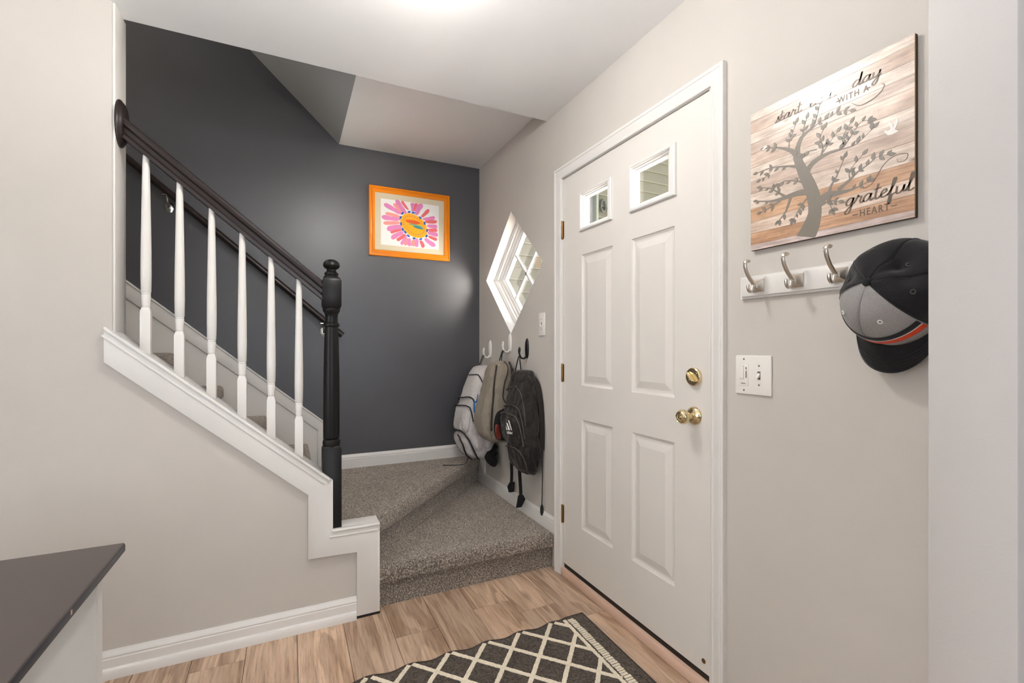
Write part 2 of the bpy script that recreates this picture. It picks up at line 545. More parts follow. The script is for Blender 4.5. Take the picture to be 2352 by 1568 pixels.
# ---- left wall: full height, then the raking knee wall
lw = MB()
def capz(x): return 0.626 + SLOPE * (0.173 - x)
lw.box(-3.0, YK, 0.0, XE, 2.30, ZC)
lw.prism([(XE, 0), (0.30, 0), (0.30, 0.395), (0.155, 0.395), (0.155, capz(0.155) - 0.03), (XE, capz(XE) - 0.03)], 'y', YK, YC)
struct(lw.build('wall_left', 'wall'), 'greige wall stepping down to the raking knee wall under the stairs', 'wall')
struct(MB().box(-3.0, 2.275, ZC + 0.12, 0.30, 2.40, 4.95).build('wall_upper', 'wall'), 'greige stairwell wall above the hall ceiling', 'wall')
struct(MB().box(-3.0, YD, -0.05, XR + 0.15, YD + 0.14, 5.0).build('wall_back', 'dark'), 'charcoal painted wall along the stairs', 'wall')
fw = MB().box(-3.14, -3.05, 0, -3.0, -1.4, 5.0).box(-3.14, 0.6, 0, -3.0, 3.5, 5.0).box(-3.14, -1.4, 0, -3.0, 0.6, 0.7).box(-3.14, -1.4, 2.2, -3.0, 0.6, 5.0)
struct(fw.build('wall_far_left', 'wall'), 'greige side wall with an added opening for fill light out of view', 'wall')

# ---- right wall with door opening and diamond opening
DY0, DY1, DZ1 = 1.146, 2.116, 2.098        # rough opening
DC = (2.743, 1.688); DHY, DHZ = 0.422, 0.4005
XO = XR + 0.14
rw = MB()
rw.box(XR, 0.30, 0, XO, DY0, 2.7)
rw.box(XR, DY0, DZ1, XO, DY1, 2.7)
rw.box(XR, DY1, 0, XO, DC[0] - DHY, 2.7)
rw.box(XR, DC[0] - DHY, 0, XO, DC[0] + DHY, DC[1] - DHZ)
rw.box(XR, DC[0] - DHY, DC[1] + DHZ, XO, DC[0] + DHY, 2.7)
rw.box(XR, DC[0] + DHY, 0, XO, YD, 2.7)
for sy in (-1, 1):
    for sz in (-1, 1):
        c = (DC[0] + sy * DHY, DC[1] + sz * DHZ)
        rw.prism([c, (DC[0], c[1]), (c[0], DC[1])], 'x', XR, XO)
struct(rw.build('wall_right', 'wall'), 'greige entry wall holding the front door and diamond window', 'wall')

# ---- stub wall next to the camera and the room behind
struct(MB().box(1.0, 0.306, 0, 3.6, 0.418, ZC).build('wall_near', 'stub', bevel=0.004), 'greige textured wall end beside the hanging cap', 'wall')
rr = MB()
rr.box(-3.0, -3.05, 0, -1.0, -2.95, ZC); rr.box(1.4, -3.05, 0, 3.6, -2.95, ZC)
rr.box(-1.0, -3.05, 0, 1.4, -2.95, 0.75); rr.box(-1.0, -3.05, 2.25, 1.4, -2.95, ZC)
struct(rr.build('wall_rear', 'wall'), 'greige wall with a wide window opening behind the view', 'wall')
sr = MB().box(3.45, -2.95, 0, 3.6, 0.306, ZC)
struct(sr.build('wall_side', 'wall'), 'plain greige side wall behind the view', 'wall')

# ---- baseboards
def base_profile(h, t):       # (out, z)
    return [(0, 0), (t, 0), (t, h * 0.70), (t * 0.82, h * 0.74), (t * 0.9, h * 0.80), (t * 0.7, h * 0.88), (t * 0.35, h * 0.94), (0.003, h), (0, h)]
bl = MB()
bl.prism([(YK - o, z) for o, z in base_profile(0.095, 0.014)], 'x', -3.0, 0.272)
b = struct(bl.build('baseboard_left', 'white', smooth=True, angle=25), 'white baseboard with shoe moulding along the knee wall', 'baseboard')
MB().prism([(YK, 0), (YK - 0.028, 0), (YK - 0.028, 0.022), (YK - 0.024, 0.031), (YK - 0.014, 0.036), (YK, 0.036)], 'x', -3.0, 0.270).build('shoe_moulding', 'white', b, smooth=True, angle=30)
bb = MB().prism([(YD - o, 0.385 + z) for o, z in base_profile(0.095, 0.014)], 'x', 0.205, XR - 0.014)
struct(bb.build('baseboard_back', 'white', smooth=True, angle=25), 'white baseboard along the charcoal wall above the landing carpet', 'baseboard')
br_ = MB().prism([(XR - o, 0.19 + z) for o, z in base_profile(0.085, 0.014)], 'y', 2.172, YD - 0.001)
br_.box(XR - 0.013, YD - 0.13, 0.275, XR, YD - 0.001, 0.49)
struct(br_.build('baseboard_right', 'white', smooth=True, angle=25), 'white baseboard climbing beside the winder steps under the backpacks', 'baseboard')

# ---- trim_1: the white stringer trim and cap on the knee wall
YT = 2.155
t1 = MB()
L0 = (-0.604, capz(-0.604))
poly = [L0, (0.173, 0.626), (0.173, 0.412), (0.371, 0.412), (0.371, 0.012), (0.272, 0.012), (0.272, 0.296), (0.074, 0.302), (0.074, 0.575), (-0.604, 1.148)]
t1 = struct(MB().prism(poly, 'y', YT, YK).build('trim_1', 'white', bevel=0.0025, seg=2), 'white painted stair trim stepping down the knee wall', 'trim')
# cap boards across the wall's thickness
c1 = MB().prism([(XE + 0.001, capz(XE)), (0.168, capz(0.168)), (0.168, capz(0.168) - 0.022), (XE + 0.001, capz(XE) - 0.022)], 'y', YK - 0.001, YC + 0.008)
c1.build('sloped_cap', 'white', t1)
MB().box(0.173, YK - 0.001, 0.385, 0.371, YC, 0.412).build('ledge_cap', 'white', t1, bevel=0.004)
MB().box(0.285, YK - 0.001, 0.0, 0.371, YC + 0.0, 0.386).build('end_post', 'white', t1)
MB().box(0.150, YK - 0.001, 0.385, 0.1725, YC, 0.60).build('riser_board', 'white', t1)
MB().prism([(XE + 0.012, capz(XE + 0.012) - 0.022), (0.148, capz(0.148) - 0.022), (0.148, 0.40), (0.148 - 0.2, 0.40), (XE + 0.012, capz(XE) - 0.42)], 'y', YC - 0.002, 2.300).build('inner_skirt', 'white', t1)
# nosing bead at the top edge and a finer bead below it
ux, uz = 1 / math.hypot(1, SLOPE), -SLOPE / math.hypot(1, SLOPE)      # down the slope
nx, nz = -uz * -1, ux * -1                                            # into the board (down-left)
nx, nz = uz, -ux
def along(x, d):       # point on the top edge at x, moved d into the board
    return (x + nx * d, capz(x) + nz * d)
def bead(name, a, b, d0, d1, proud):
    p = [along(a, d0), along(b, d0), along(b, d1), along(a, d1)]
    return MB().prism(p, 'y', YT - proud, YT + 0.002).build(name, 'white', t1, bevel=min(proud, (d1 - d0) / 2) * 0.9, seg=3)
bead('nosing_bead', -0.597, 0.166, -0.001, 0.011, 0.007)
bead('cove_bead', -0.590, 0.160, 0.024, 0.033, 0.004)
MB().box(0.168, YT - 0.007, 0.401, 0.371, YT + 0.002, 0.4135).build('nosing_bead', 'white', t1, bevel=0.004, seg=3)
MB().box(0.158, YT - 0.004, 0.378, 0.362, YT + 0.002, 0.387).build('cove_bead', 'white', t1, bevel=0.0035, seg=3)
MB().box(0.362, YT - 0.002, 0.02, 0.3705, YT + 0.002, 0.372).build('edge_bead', 'white', t1, bevel=0.0018, seg=2)
MB().box(0.272, YT + 0.003, 0.0, 0.371, YK, 0.011).build('foot_gap_shadow', 'gapdark', t1)  # dark strip standing in for the shadow under the trim's foot
# white boards cladding the end of the full-height wall
MB().box(XE - 0.0005, YK + 0.003, capz(XE) - 0.02, XE + 0.009, 2.304, ZC).build('wall_end_board', 'white', t1, bevel=0.003)

# ---- trim_2: skirt board running up the charcoal wall
def sk(x): return 0.721 + 0.838 * (0.198 - x)
skp = [(-1.9, sk(-1.9)), (0.203, sk(0.203)), (0.203, 0.385), (-0.05, 0.385), (-1.9, sk(-1.9) - 0.5)]
t2 = struct(MB().prism(skp, 'y', YD - 0.010, YD).build('trim_2', 'white'), 'white skirt board rising along the charcoal wall behind the balusters', 'trim')
def skoff(x, d): return sk(x) - d
top = [(-1.9, sk(-1.9)), (0.203, sk(0.203)), (0.203, 0.385), (0.168, 0.385), (0.168, sk(0.168) - 0.075), (-1.9, sk(-1.9) - 0.118)]
top[4] = (0.168, sk(0.168) - 0.085); top[5] = (-1.9, sk(-1.9) - 0.118)
MB().prism(top, 'y', YD - 0.020, YD - 0.009).build('raised_band', 'white', t2, bevel=0.005, seg=3)
MB().prism([(-1.9, sk(-1.9) + 0.004), (0.206, sk(0.206) + 0.004), (0.206, sk(0.206) - 0.010), (-1.9, sk(-1.9) - 0.010)], 'y', YD - 0.026, YD).build('top_bead', 'white', t2, bevel=0.005, seg=3)

# ---- window_1: the diamond
w1 = structure_empty('window_1', (XR, DC[0], DC[1] - DHZ), 'white diamond window with four panes above the backpacks', 'window')
def dia(x, k, k2=None):
    k2 = k if k2 is None else k2
    return [(x, DC[0], DC[1] + DHZ * k2), (x, DC[0] - DHY * k, DC[1]), (x, DC[0], DC[1] - DHZ * k2), (x, DC[0] + DHY * k, DC[1])]
XG = 1.424
MB().loops([dia(XR - 0.001, 1.0), dia(XR - 0.001, 0.995), dia(XR + 0.062, 0.990), dia(XR + 0.064, 1.0)]).build('jamb_liner', 'white', w1)
MB().loops([dia(XR + 0.062, 1.0), dia(XR + 0.062, 0.955), dia(XR + 0.068, 0.945), dia(XR + 0.068, 0.915), dia(XR + 0.082, 0.91), dia(XR + 0.084, 0.87),
            dia(XR + 0.094, 0.86), dia(XR + 0.096, 0.80), dia(XR + 0.104, 0.785), dia(XR + 0.104, 0.755), dia(XG, 0.738), dia(XG + 0.012, 0.738), dia(XO, 0.80), dia(XO, 1.0)]).build('sash_frame', 'vinyl', w1)
mb = MB()
gk = 0.745
for sgn in (1, -1):
    # muntin bars run parallel to the diamond's sides, through the middle
    dy, dz = DHY / math.hypot(DHY, DHZ), sgn * DHZ / math.hypot(DHY, DHZ)
    L = 0.5 * gk * math.hypot(DHY, DHZ); w = 0.0075
    py, pz = -dz * w, dy * w
    p = [(DC[0] + dy * L + py, DC[1] + dz * L + pz), (DC[0] - dy * L + py, DC[1] - dz * L + pz), (DC[0] - dy * L - py, DC[1] - dz * L - pz), (DC[0] + dy * L - py, DC[1] + dz * L - pz)]
    MB().prism(p, 'x', XG - 0.008, XG + 0.004).build('muntin', 'vinyl', w1)
for a, b in (((0, 1), 0), ((1, 0), 0), ((0, -1), 0), ((-1, 0), 0)):
    h = gk / 2
    cy, cz = DC[0] + a[0] * DHY * h, DC[1] + a[1] * DHZ * h
    MB().prism([(cy, cz + DHZ * h), (cy - DHY * h, cz), (cy, cz - DHZ * h), (cy + DHY * h, cz)], 'x', XG + 0.004, XG + 0.007).build('pane', 'glass', w1)

# ---- door_1: six-panel style entry door with two small lites
d1 = structure_empty('door_1', (XR, 1.63, 0), 'white four-panel entry door with two small square windows', 'door')
XS = XR + 0.003           # slab face
SY0, SY1, SZ0, SZ1 = 1.156, 2.106, 0.066, 2.088
lites = [(1.712, 1.942, 1.786, 1.962), (1.332, 1.563, 1.784, 1.964)]
glazing = [(1.745, 1.905, 1.808, 1.940), (1.368, 1.540, 1.808, 1.940)]
panels = [(1.690, 1.935, 1.013, 1.660), (1.318, 1.562, 1.013, 1.660), (1.690, 1.935, 0.301, 0.844), (1.318, 1.562, 0.301, 0.844)]
slab = MB()
ys = sorted({SY0, SY1} | {p[0] for p in panels + lites} | {p[1] for p in panels + lites})
zs = sorted({SZ0, SZ1} | {p[2] for p in panels + lites} | {p[3] for p in panels + lites})
def rect(x, y0, y1, z0, z1, i=0.0):
    return [(x, y0 + i, z0 + i), (x, y1 - i, z0 + i), (x, y1 - i, z1 - i), (x, y0 + i, z1 - i)]
for i in range(len(ys) - 1):
    for j in range(len(zs) - 1):
        cy, cz = (ys[i] + ys[i + 1]) / 2, (zs[j] + zs[j + 1]) / 2
        if any(p[0] < cy < p[1] and p[2] < cz < p[3] for p in panels + lites):
            continue
        slab.add(rect(XS, ys[i], ys[i + 1], zs[j], zs[j + 1]), [(0, 1, 2, 3)])
for p in panels:
    slab.loops([rect(XS + dx, *p, i) for i, dx in ((0, 0), (0.003, 0.0045), (0.009, 0.007), (0.011, 0.0085), (0.020, 0.0085), (0.046, 0.002), (0.050, 0.001))], cap_last=True)
for p in lites:
    slab.loops([rect(XS, *p), rect(XS + 0.042, *p)])
# outer skin of the slab
slab.loops([rect(XS, SY0, SY1, SZ0, SZ1), rect(XS + 0.042, SY0, SY1, SZ0, SZ1)])
for i in range(len(ys) - 1):
    for j in range(len(zs) - 1):
        cy, cz = (ys[i] + ys[i + 1]) / 2, (zs[j] + zs[j + 1]) / 2
        if any(p[0] < cy < p[1] and p[2] < cz < p[3] for p in lites):
            continue
        slab.add(rect(XS + 0.042, ys[i], ys[i + 1], zs[j], zs[j + 1]), [(3, 2, 1, 0)])
lab(slab.build('slab', 'door', d1), 'white moulded door leaf')
for p, fr in zip(glazing, ((1.690, 1.946, 1.776, 1.966), (1.306, 1.567, 1.772, 1.970))):
    f = MB()
    def rr_(x, i):
        # interpolate from outer frame to glass edge
        a = [fr[0] + (p[0] - fr[0]) * i, fr[1] + (p[1] - fr[1]) * i, fr[2] + (p[2] - fr[2]) * i, fr[3] + (p[3] - fr[3]) * i]
        return rect(x, *a)
    f.loops([rr_(XS, 0), rr_(XS - 0.009, 0.02), rr_(XS - 0.012, 0.10), rr_(XS - 0.012, 0.36), rr_(XS - 0.009, 0.46), rr_(XS - 0.003, 0.52), rr_(XS - 0.001, 0.66), rr_(XS + 0.006, 0.72), rr_(XS + 0.008, 0.84), rr_(XS + 0.014, 0.90), rr_(XS + 0.022, 1.0), rr_(XS + 0.026, 1.0), rr_(XS + 0.026, 0.35)])
    fo = f.build('lite_frame', 'vinyl', d1, smooth=True, angle=20)
    MB().box(XS + 0.022, p[0], p[2], XS + 0.026, p[1], p[3]).build('pane', 'glass', fo)
# jamb, casing, threshold
jb = MB()
jb.box(XR - 0.002, DY0, 0, XO, SY0 - 0.003, DZ1); jb.box(XR - 0.002, SY1 + 0.003, 0, XO, DY1, DZ1)
jb.box(XR - 0.002, SY0 - 0.003, SZ1 + 0.003, XO, SY1 + 0.003, DZ1)
jb.box(XS + 0.044, SY0 - 0.003, 0.04, XO, SY0 + 0.012, DZ1); jb.box(XS + 0.044, SY1 - 0.012, 0.04, XO, SY1 + 0.003, DZ1); jb.box(XS + 0.044, SY0, SZ1 - 0.012, XO, SY1, SZ1 + 0.003)
lab(jb.build('door_jamb', 'white', d1), 'white door jamb')
cs = MB()
CI = (1.1405, 2.1115, 2.0935); CW = 0.0565
def cas(d, out):
    x = XR - out
    return [(x, CI[0] - d, 0), (x, CI[0] - d, CI[2] + d), (x, CI[1] + d, CI[2] + d), (x, CI[1] + d, 0)]
cs.loops([cas(0, 0), cas(0, 0.010), cas(0.004, 0.012), cas(0.010, 0.0125), cas(0.012, 0.011), cas(0.016, 0.0115), cas(0.026, 0.015), cas(0.040, 0.0165), cas(0.042, 0.0155), cas(0.046, 0.0185), cas(0.055, 0.0185), cas(CW, 0.0175), cas(CW, 0)], closed=False)
lab(cs.build('casing', 'white', d1, smooth=True, angle=20), 'white moulded door casing')
lab(MB().box(XR - 0.010, SY0 - 0.012, 0, XO + 0.03, SY1 + 0.012, 0.040).build('threshold', 'oak', d1, bevel=0.004, seg=2), 'pale wooden threshold')
lab(MB().box(XS + 0.006, SY0, 0.040, XS + 0.036, SY1, SZ0).build('door_sweep', 'gapdark', d1), 'dark gap seal under the door')
# hinges
for hz in (1.822, 1.068, 0.323):
    h = lab(MB().box(XS - 0.0015, 2.098, hz - 0.045, XS + 0.001, 2.122, hz + 0.045).build('hinge', 'oldbrass', d1), 'aged brass hinge')
    MB().lathe([(0.0, -0.05), (0.003, -0.049), (0.0055, -0.045), (0.0055, -0.0155), (0.0048, -0.015), (0.0055, -0.0145), (0.0055, 0.0145), (0.0048, 0.015), (0.0055, 0.0155), (0.0055, 0.045), (0.004, 0.048), (0.0, 0.049)], (XS - 0.005, 2.109, hz), n=14).build('hinge_pin', 'oldbrass', h, smooth=True)
    for q in (-0.03, 0.0, 0.03):
        MB().lathe([(0.0, 0), (0.003, 0), (0.0025, 0.001), (0, 0.001)], (XS - 0.0015, 2.1005, hz + q), (-1, 0, 0), 10).build('screw', 'oldbrass', h)
# knob and deadbolt
KY, KZ = 1.222, 0.958
k = lab(MB().lathe([(0, 0), (0.033, 0), (0.0335, 0.003), (0.031, 0.008), (0.024, 0.013), (0.017, 0.016), (0.0165, 0.018), (0, 0.018)], (XS, KY, KZ), (-1, 0, 0), 32).build('knob_rose', 'brass', d1, smooth=True), 'brass door knob')
MB().lathe([(0, 0.016), (0.0125, 0.016), (0.0115, 0.030), (0.012, 0.036), (0.017, 0.040), (0.0245, 0.047), (0.0268, 0.055), (0.0258, 0.063), (0.0215, 0.070), (0.0185, 0.0725), (0.0175, 0.0715), (0.0135, 0.0735), (0.0105, 0.0735), (0.009, 0.0715), (0.006, 0.0715), (0.0055, 0.074), (0, 0.0745)], (XS, KY, KZ), (-1, 0, 0), 36).build('knob', 'brass', k, smooth=True, angle=40)
DZ_, DYk = 1.098, 1.220
db = lab(MB().lathe([(0, 0), (0.0325, 0), (0.033, 0.003), (0.032, 0.012), (0.0295, 0.014), (0, 0.014)], (XS, DYk, DZ_), (-1, 0, 0), 36).build('deadbolt', 'brass', d1, smooth=True, angle=30), 'brass deadbolt with thumb turn')
th = MB()
ca, sa = math.cos(R(35)), math.sin(R(35))
for off in (-0.0035, 0.0035):
    q = []
    for u_, v_ in ((-0.018, 0), (-0.012, 0.016), (0.012, 0.016), (0.018, 0)):
        q.append((u_, v_))
    pts = []
    for w_ in (off - 0.0028, off + 0.0028):
        for u_, v_ in q:
            pts.append((XS - 0.014 - v_ - (0.003 if v_ else 0), DYk - sa * u_ * -1 + ca * w_, DZ_ + ca * u_ + sa * w_))
    th.add(pts, [(0, 1, 2, 3), (7, 6, 5, 4), (0, 4, 5, 1), (1, 5, 6, 2), (2, 6, 7, 3), (3, 7, 4, 0)])
th.build('thumb_turn', 'brass', db, bevel=0.001)
for q in (-1, 1):
    MB().lathe([(0, 0), (0.004, 0), (0.0035, 0.002), (0, 0.002)], (XS - 0.014, DYk + q * 0.017, DZ_ - q * 0.012), (-1, 0, 0), 12).build('screw', 'chrome', db)
    MB().lathe([(0, 0), (0.003, 0), (0.0025, 0.002), (0, 0.002)], (XS - 0.010, KY + q * 0.012, KZ + q * 0.018), (-1, 0, 0), 10).build('screw', 'oldbrass', k)
MB().lathe([(0, 0), (0.0085, 0), (0.008, 0.002), (0.005, 0.0025), (0.0045, 0.0015), (0, 0.0015)], (XS, 1.181, 0.105), (-1, 0, 0), 20).build('corner_rivet', 'oldbrass', d1, smooth=True)

# ---- outside, seen through the panes, plus added sun reflectors
WY = 4.6                  # the wing of the house that closes the porch
pw = structure_empty('wall_porch', (3.6, WY, 0.0), 'pale lap-sided house wall seen through the door panes', 'wall')
MB().box(1.5, WY + 0.02, -0.2, 7.5, WY + 0.12, 3.72).build('wall_core', 'siding', pw)
sb = None
for i in range(28):
    z = -0.1 + i * 0.136
    if sb is None:
        sb = MB().prism([(WY - 0.006, z), (WY - 0.006, z + 0.014), (WY + 0.018, z + 0.146), (WY + 0.022, z + 0.146), (WY + 0.022, z)], 'x', 1.45, 7.5).build('siding_board', 'siding', pw)
    else:
        share(sb, (0, 0, i * 0.136), pw)
MB().box(2.95, WY - 0.05, 0.6, 3.29, WY, 3.5).build('shutter', 'shutter', pw)
MB().box(3.29, WY - 0.045, 0.4, 3.325, WY, 3.6).build('corner_board', 'sidetrim', pw)
struct(MB().box(1.7, -2.2, -0.2, 7.0, -2.0, 3.4).build('wall_sun_reflector', 'vinyl'), 'unseen white wall added outside to reflect sunlight towards the diamond window', 'wall')  # unseen wall added for its bright reflection in the charcoal wall
struct(MB().box(XO, 0.2, -0.15, 4.2, 4.6, -0.09).build('sun_bounce_slab', 'bounceslab'), 'pale concrete slab added outside the front door to bounce sunlight in', 'ground')  # unseen slab added to bounce sun up to the landing ceiling
struct(MB().box(XO, -12, -0.25, 16, 14, -0.15).build('ground_outside', 'ground'), 'concrete walk outside the front door', 'ground')
rg = tag(MB().tube([(3.405 + 0.035 * math.sin(a), WY - 0.028, 2.90 + 0.07 * math.cos(a)) for a in [2 * math.pi * i / 20 for i in range(21)]], 0.012, 8).build('hanging_ring', 'shutter', smooth=True), 'dark metal ring hanging on the siding outside', 'ring')
tag(MB().tube(catmull([(3.50, WY - 0.008, 2.84), (3.47, WY - 0.06, 2.87), (3.465, WY - 0.08, 2.80), (3.48, WY - 0.07, 2.72)], 5), 0.011, 8).build('wall_hook', 'shutter', smooth=True), 'dark metal hook fixed to the siding outside', 'hook')

# ================================================================== STAIRS
st = thing('staircase', (0.5, 2.8, 0), 'staircase carpeted in charcoal loop pile with two winder steps', 'stairs')
NT_ = 0.077
def tread(poly, z, name='step'):
    """a carpeted tread with a fat rounded nosing; poly in plan"""
    o = MB().prism(poly, 'z', z - NT_, z).build(name, 'carpet', st, bevel=0.030, seg=5, bevel2=(z - NT_ / 2, 0.008))
    return o
PIV = (0.235, 2.13)
def diag(x, off=0.0):        # plan line of the second riser
    t = (x - 0.405) / 0.902
    return 2.32 + 0.984 * t - off
# first winder
s1 = tread([(0.3725, 2.184), (XR - 0.002, 2.184), (XR - 0.002, YD - 0.001), (XR - 0.06, YD - 0.001), (0.3725, 2.345)], RISE)
MB().prism([(0.3725, 2.214), (XR - 0.002, 2.214), (XR - 0.002, YD - 0.003), (0.3725, 2.34)], 'z', 0.0, RISE - NT_ + 0.02).build('riser', 'carpet', s1)
# second winder
s2 = tread([(0.376, diag(0.376) - 0.026), (XR - 0.003, diag(XR - 0.003) - 0.026), (XR - 0.003, YD - 0.002), (0.06, YD - 0.002), (0.06, 2.262), (0.325, 2.262)], 2 * RISE)
MB().prism([(0.376, diag(0.376) + 0.012), (XR - 0.004, diag(XR - 0.004) + 0.002), (XR - 0.004, YD - 0.003), (0.376, YD - 0.003)], 'z', RISE - 0.01, 2 * RISE - NT_ + 0.02).build('riser', 'carpet', s2)
# straight flight
for k in range(3, 13):
    xn = 0.115 - RUN * (k - 3)
    z = RISE * k
    if k == 3:
        base = tread([(xn, 2.302), (xn, YD - 0.012), (xn - RUN - 0.04, YD - 0.012), (xn - RUN - 0.04, 2.302)], z)
        rb = MB().box(xn - RUN - 0.03, 2.303, z - RISE - 0.005, xn - 0.030, YD - 0.012, z - NT_ + 0.02).build('riser', 'carpet', base)
        base3 = base; rb3 = rb
    else:
        o = share(base3, (-(k - 3) * RUN, 0, (k - 3) * RISE), st)
        r = share(rb3, (0, 0, 0), o)

# ================================================================== RAILING
YB = 2.215
def botz(x): return capz(x)
rl = thing('stair_railing', (0.17, YB, 0.412), 'open stair railing with a dark wooden rail, black newel and white balusters', 'railing')
# newel
NX = 0.171; NW = 0.039
nw = MB()
def sq(z0, z1, c=0.006):
    a = NW
    def ring(h, k):
        return [(NX + sx * k, YB + sy * k, h) for sx, sy in ((-1, -1), (1, -1), (1, 1), (-1, 1))]
    nw.loops([ring(z0, a - c if z0 > 0.5 else a), ring(z0 + (c * 2.2 if z0 > 0.5 else 0.001), a), ring(z1 - c * 2.2, a), ring(z1, a - c)], cap_first=True, cap_last=True)
sq(0.40, 0.768)
post = lab(nw.build('newel_post', 'black', rl, bevel=0.0025, seg=2), 'black turned newel post')
nw = MB(); sq(1.372, 1.510)
nw.build('rail_block', 'black', post, bevel=0.0025, seg=2)
MB().lathe([(0.0, 0.755), (0.035, 0.764), (0.036, 0.772), (0.0375, 0.780), (0.036, 0.790), (0.029, 0.797), (0.0335, 0.802), (0.0345, 0.83), (0.0345, 1.00), (0.0335, 1.10), (0.031, 1.20), (0.0285, 1.285),
            (0.0285, 1.292), (0.033, 1.295), (0.0345, 1.302), (0.033, 1.309), (0.0275, 1.313), (0.026, 1.335), (0.028, 1.350), (0.033, 1.358), (0.0365, 1.364), (0.0365, 1.374), (0.0, 1.38)], (NX, YB, 0), n=32).build('turned_shaft', 'black', post, smooth=True)
MB().lathe([(0, 1.505), (0.033, 1.508), (0.033, 1.514), (0.027, 1.520), (0.030, 1.526), (0.030, 1.531), (0.022, 1.537), (0.019, 1.544), (0.021, 1.549), (0.031, 1.555), (0.0355, 1.564), (0.0335, 1.575), (0.026, 1.585), (0.014, 1.591), (0, 1.593)], (NX, YB, 0), n=32).build('turned_finial', 'black', post, smooth=True)
# sloping rail: profile swept between newel and rosette
RX0, RZ0 = -0.566, 2.030
RX1, RZ1 = NX - NW + 0.002, 1.450
ru = Vector((RX1 - RX0, 0, RZ1 - RZ0)).normalized()
rn = Vector((-ru.z, 0, ru.x))
prof = [(-0.029, 0.010), (-0.031, 0.020), (-0.026, 0.029), (-0.013, 0.034), (0.0, 0.0355), (0.013, 0.034), (0.026, 0.029), (0.031, 0.020), (0.029, 0.010), (0.020, 0.003), (0.018, -0.010), (0.022, -0.016), (0.024, -0.018), (0.024, -0.030), (-0.024, -0.030), (-0.024, -0.018), (-0.022, -0.016), (-0.018, -0.010), (-0.020, 0.003)]
def rail_ring(x):
    t = (x - RX0) / (RX1 - RX0)
    cz = RZ0 + (RZ1 - RZ0) * t
    # rings are cut vertically
    return [(x, YB + p, cz + q / ru.x) for p, q in prof]
lab(MB().loops([rail_ring(RX0 + (RX1 - RX0) * i / 6) for i in range(7)], cap_first=True, cap_last=True).build('handrail', 'espresso', rl, smooth=True, angle=28), 'dark brown moulded handrail')
ro = MB().lathe([(0, 0), (0.062, 0), (0.063, 0.004), (0.061, 0.009), (0.056, 0.012), (0.054, 0.016), (0.048, 0.021), (0.0, 0.0215)], (XE + 0.009, YB + 0.008, 2.045), (1, 0, 0), 40, sx=1.42, sy=0.95)
lab(ro.build('rosette', 'espresso', rl, smooth=True, angle=40), 'oval dark wood rosette')
# balusters: square block foot, vase, long taper
BX = [-0.493, -0.3865, -0.280, -0.1735, -0.067, 0.0395]
def railbot(x):
    t = (x - RX0) / (RX1 - RX0)
    return RZ0 + (RZ1 - RZ0) * t - 0.030 / ru.x
for i, bx in enumerate(BX):
    zb = capz(bx) - 0.016
    zt = railbot(bx) + 0.012
    blk = zb + 0.168
    w = 0.0165
    m = MB()
    def ring4(h, k): return [(bx + sx * k, YB + sy * k, h) for sx, sy in ((-1, -1), (1, -1), (1, 1), (-1, 1))]
    m.loops([[(p[0], p[1], p[2] - SLOPE * (p[0] - bx)) for p in ring4(zb + 0.016, w)], ring4(blk, w), ring4(blk + 0.016, w * 0.72)], cap_first=True, cap_last=True)
    bo = lab(m.build('baluster', 'white', rl, bevel=0.002, seg=2), 'white turned baluster')
    h0 = blk + 0.014
    MB().lathe([(0, h0 - 0.004), (0.0125, h0), (0.0128, h0 + 0.006), (0.0138, h0 + 0.009), (0.0128, h0 + 0.012), (0.0138, h0 + 0.018), (0.0152, h0 + 0.048), (0.0140, h0 + 0.052), (0.0152, h0 + 0.055), (0.0140, h0 + 0.058), (0.0162, h0 + 0.062),
                (0.0172, h0 + 0.13), (0.0168, h0 + 0.22), (0.0150, h0 + 0.34), (0.0118, zt - 0.05), (0.0098, zt)], (bx, YB, 0), n=20).build('turned_spindle', 'white', bo, smooth=True)

# ---- wall handrail on the charcoal wall
YH = 3.238
wh = thing('wall_handrail', (0.1, YD, 1.2), 'dark round handrail bracketed to the charcoal wall', 'handrail')
def hz(x): return 1.280 + 0.858 * (0.318 - x)
MB().tube([(-1.6, YH, hz(-1.6)), (0.318, YH, hz(0.318))], 0.0195, 16).build('rail', 'espresso', wh, smooth=True)
for bx in (-0.625, 0.205):
    z = hz(bx)
    b = lab(MB().lathe([(0, 0), (0.021, 0), (0.020, 0.004), (0.012, 0.007), (0, 0.007)], (bx, YD, z - 0.075), (0, -1, 0), 20, sx=1.6).build('bracket', 'chrome', wh, smooth=True), 'bright steel rail bracket')
    MB().tube(catmull([(bx, YD - 0.004, z - 0.075), (bx, YD - 0.035, z - 0.078), (bx, YH + 0.004, z - 0.055), (bx, YH, z - 0.018)], 6), 0.0055, 10).build('bracket_arm', 'chrome', b, smooth=True)
    MB().box(bx - 0.022, YH - 0.009, z - 0.024, bx + 0.022, YH + 0.009, z - 0.019).build('bracket_saddle', 'chrome', b)

# ================================================================== CEILING LAMP (above the frame)
LX, LY = 0.35, 1.34
cl = thing('ceiling_lamp', (LX, LY, ZC), 'round flush ceiling lamp with a glowing glass bowl', 'lamp')
MB().lathe([(0, 0), (0.15, 0), (0.15, -0.010), (0.14, -0.018), (0, -0.018)], (LX, LY, ZC), n=36).build('lamp_base', 'nickel', cl, smooth=True)
MB().lathe([(0.098, -0.017), (0.102, -0.035), (0.098, -0.058), (0.080, -0.085), (0.050, -0.102), (0.02, -0.108), (0.0, -0.109)], (LX, LY, ZC), n=36).build('lamp_bowl', 'lampglow', cl, smooth=True)

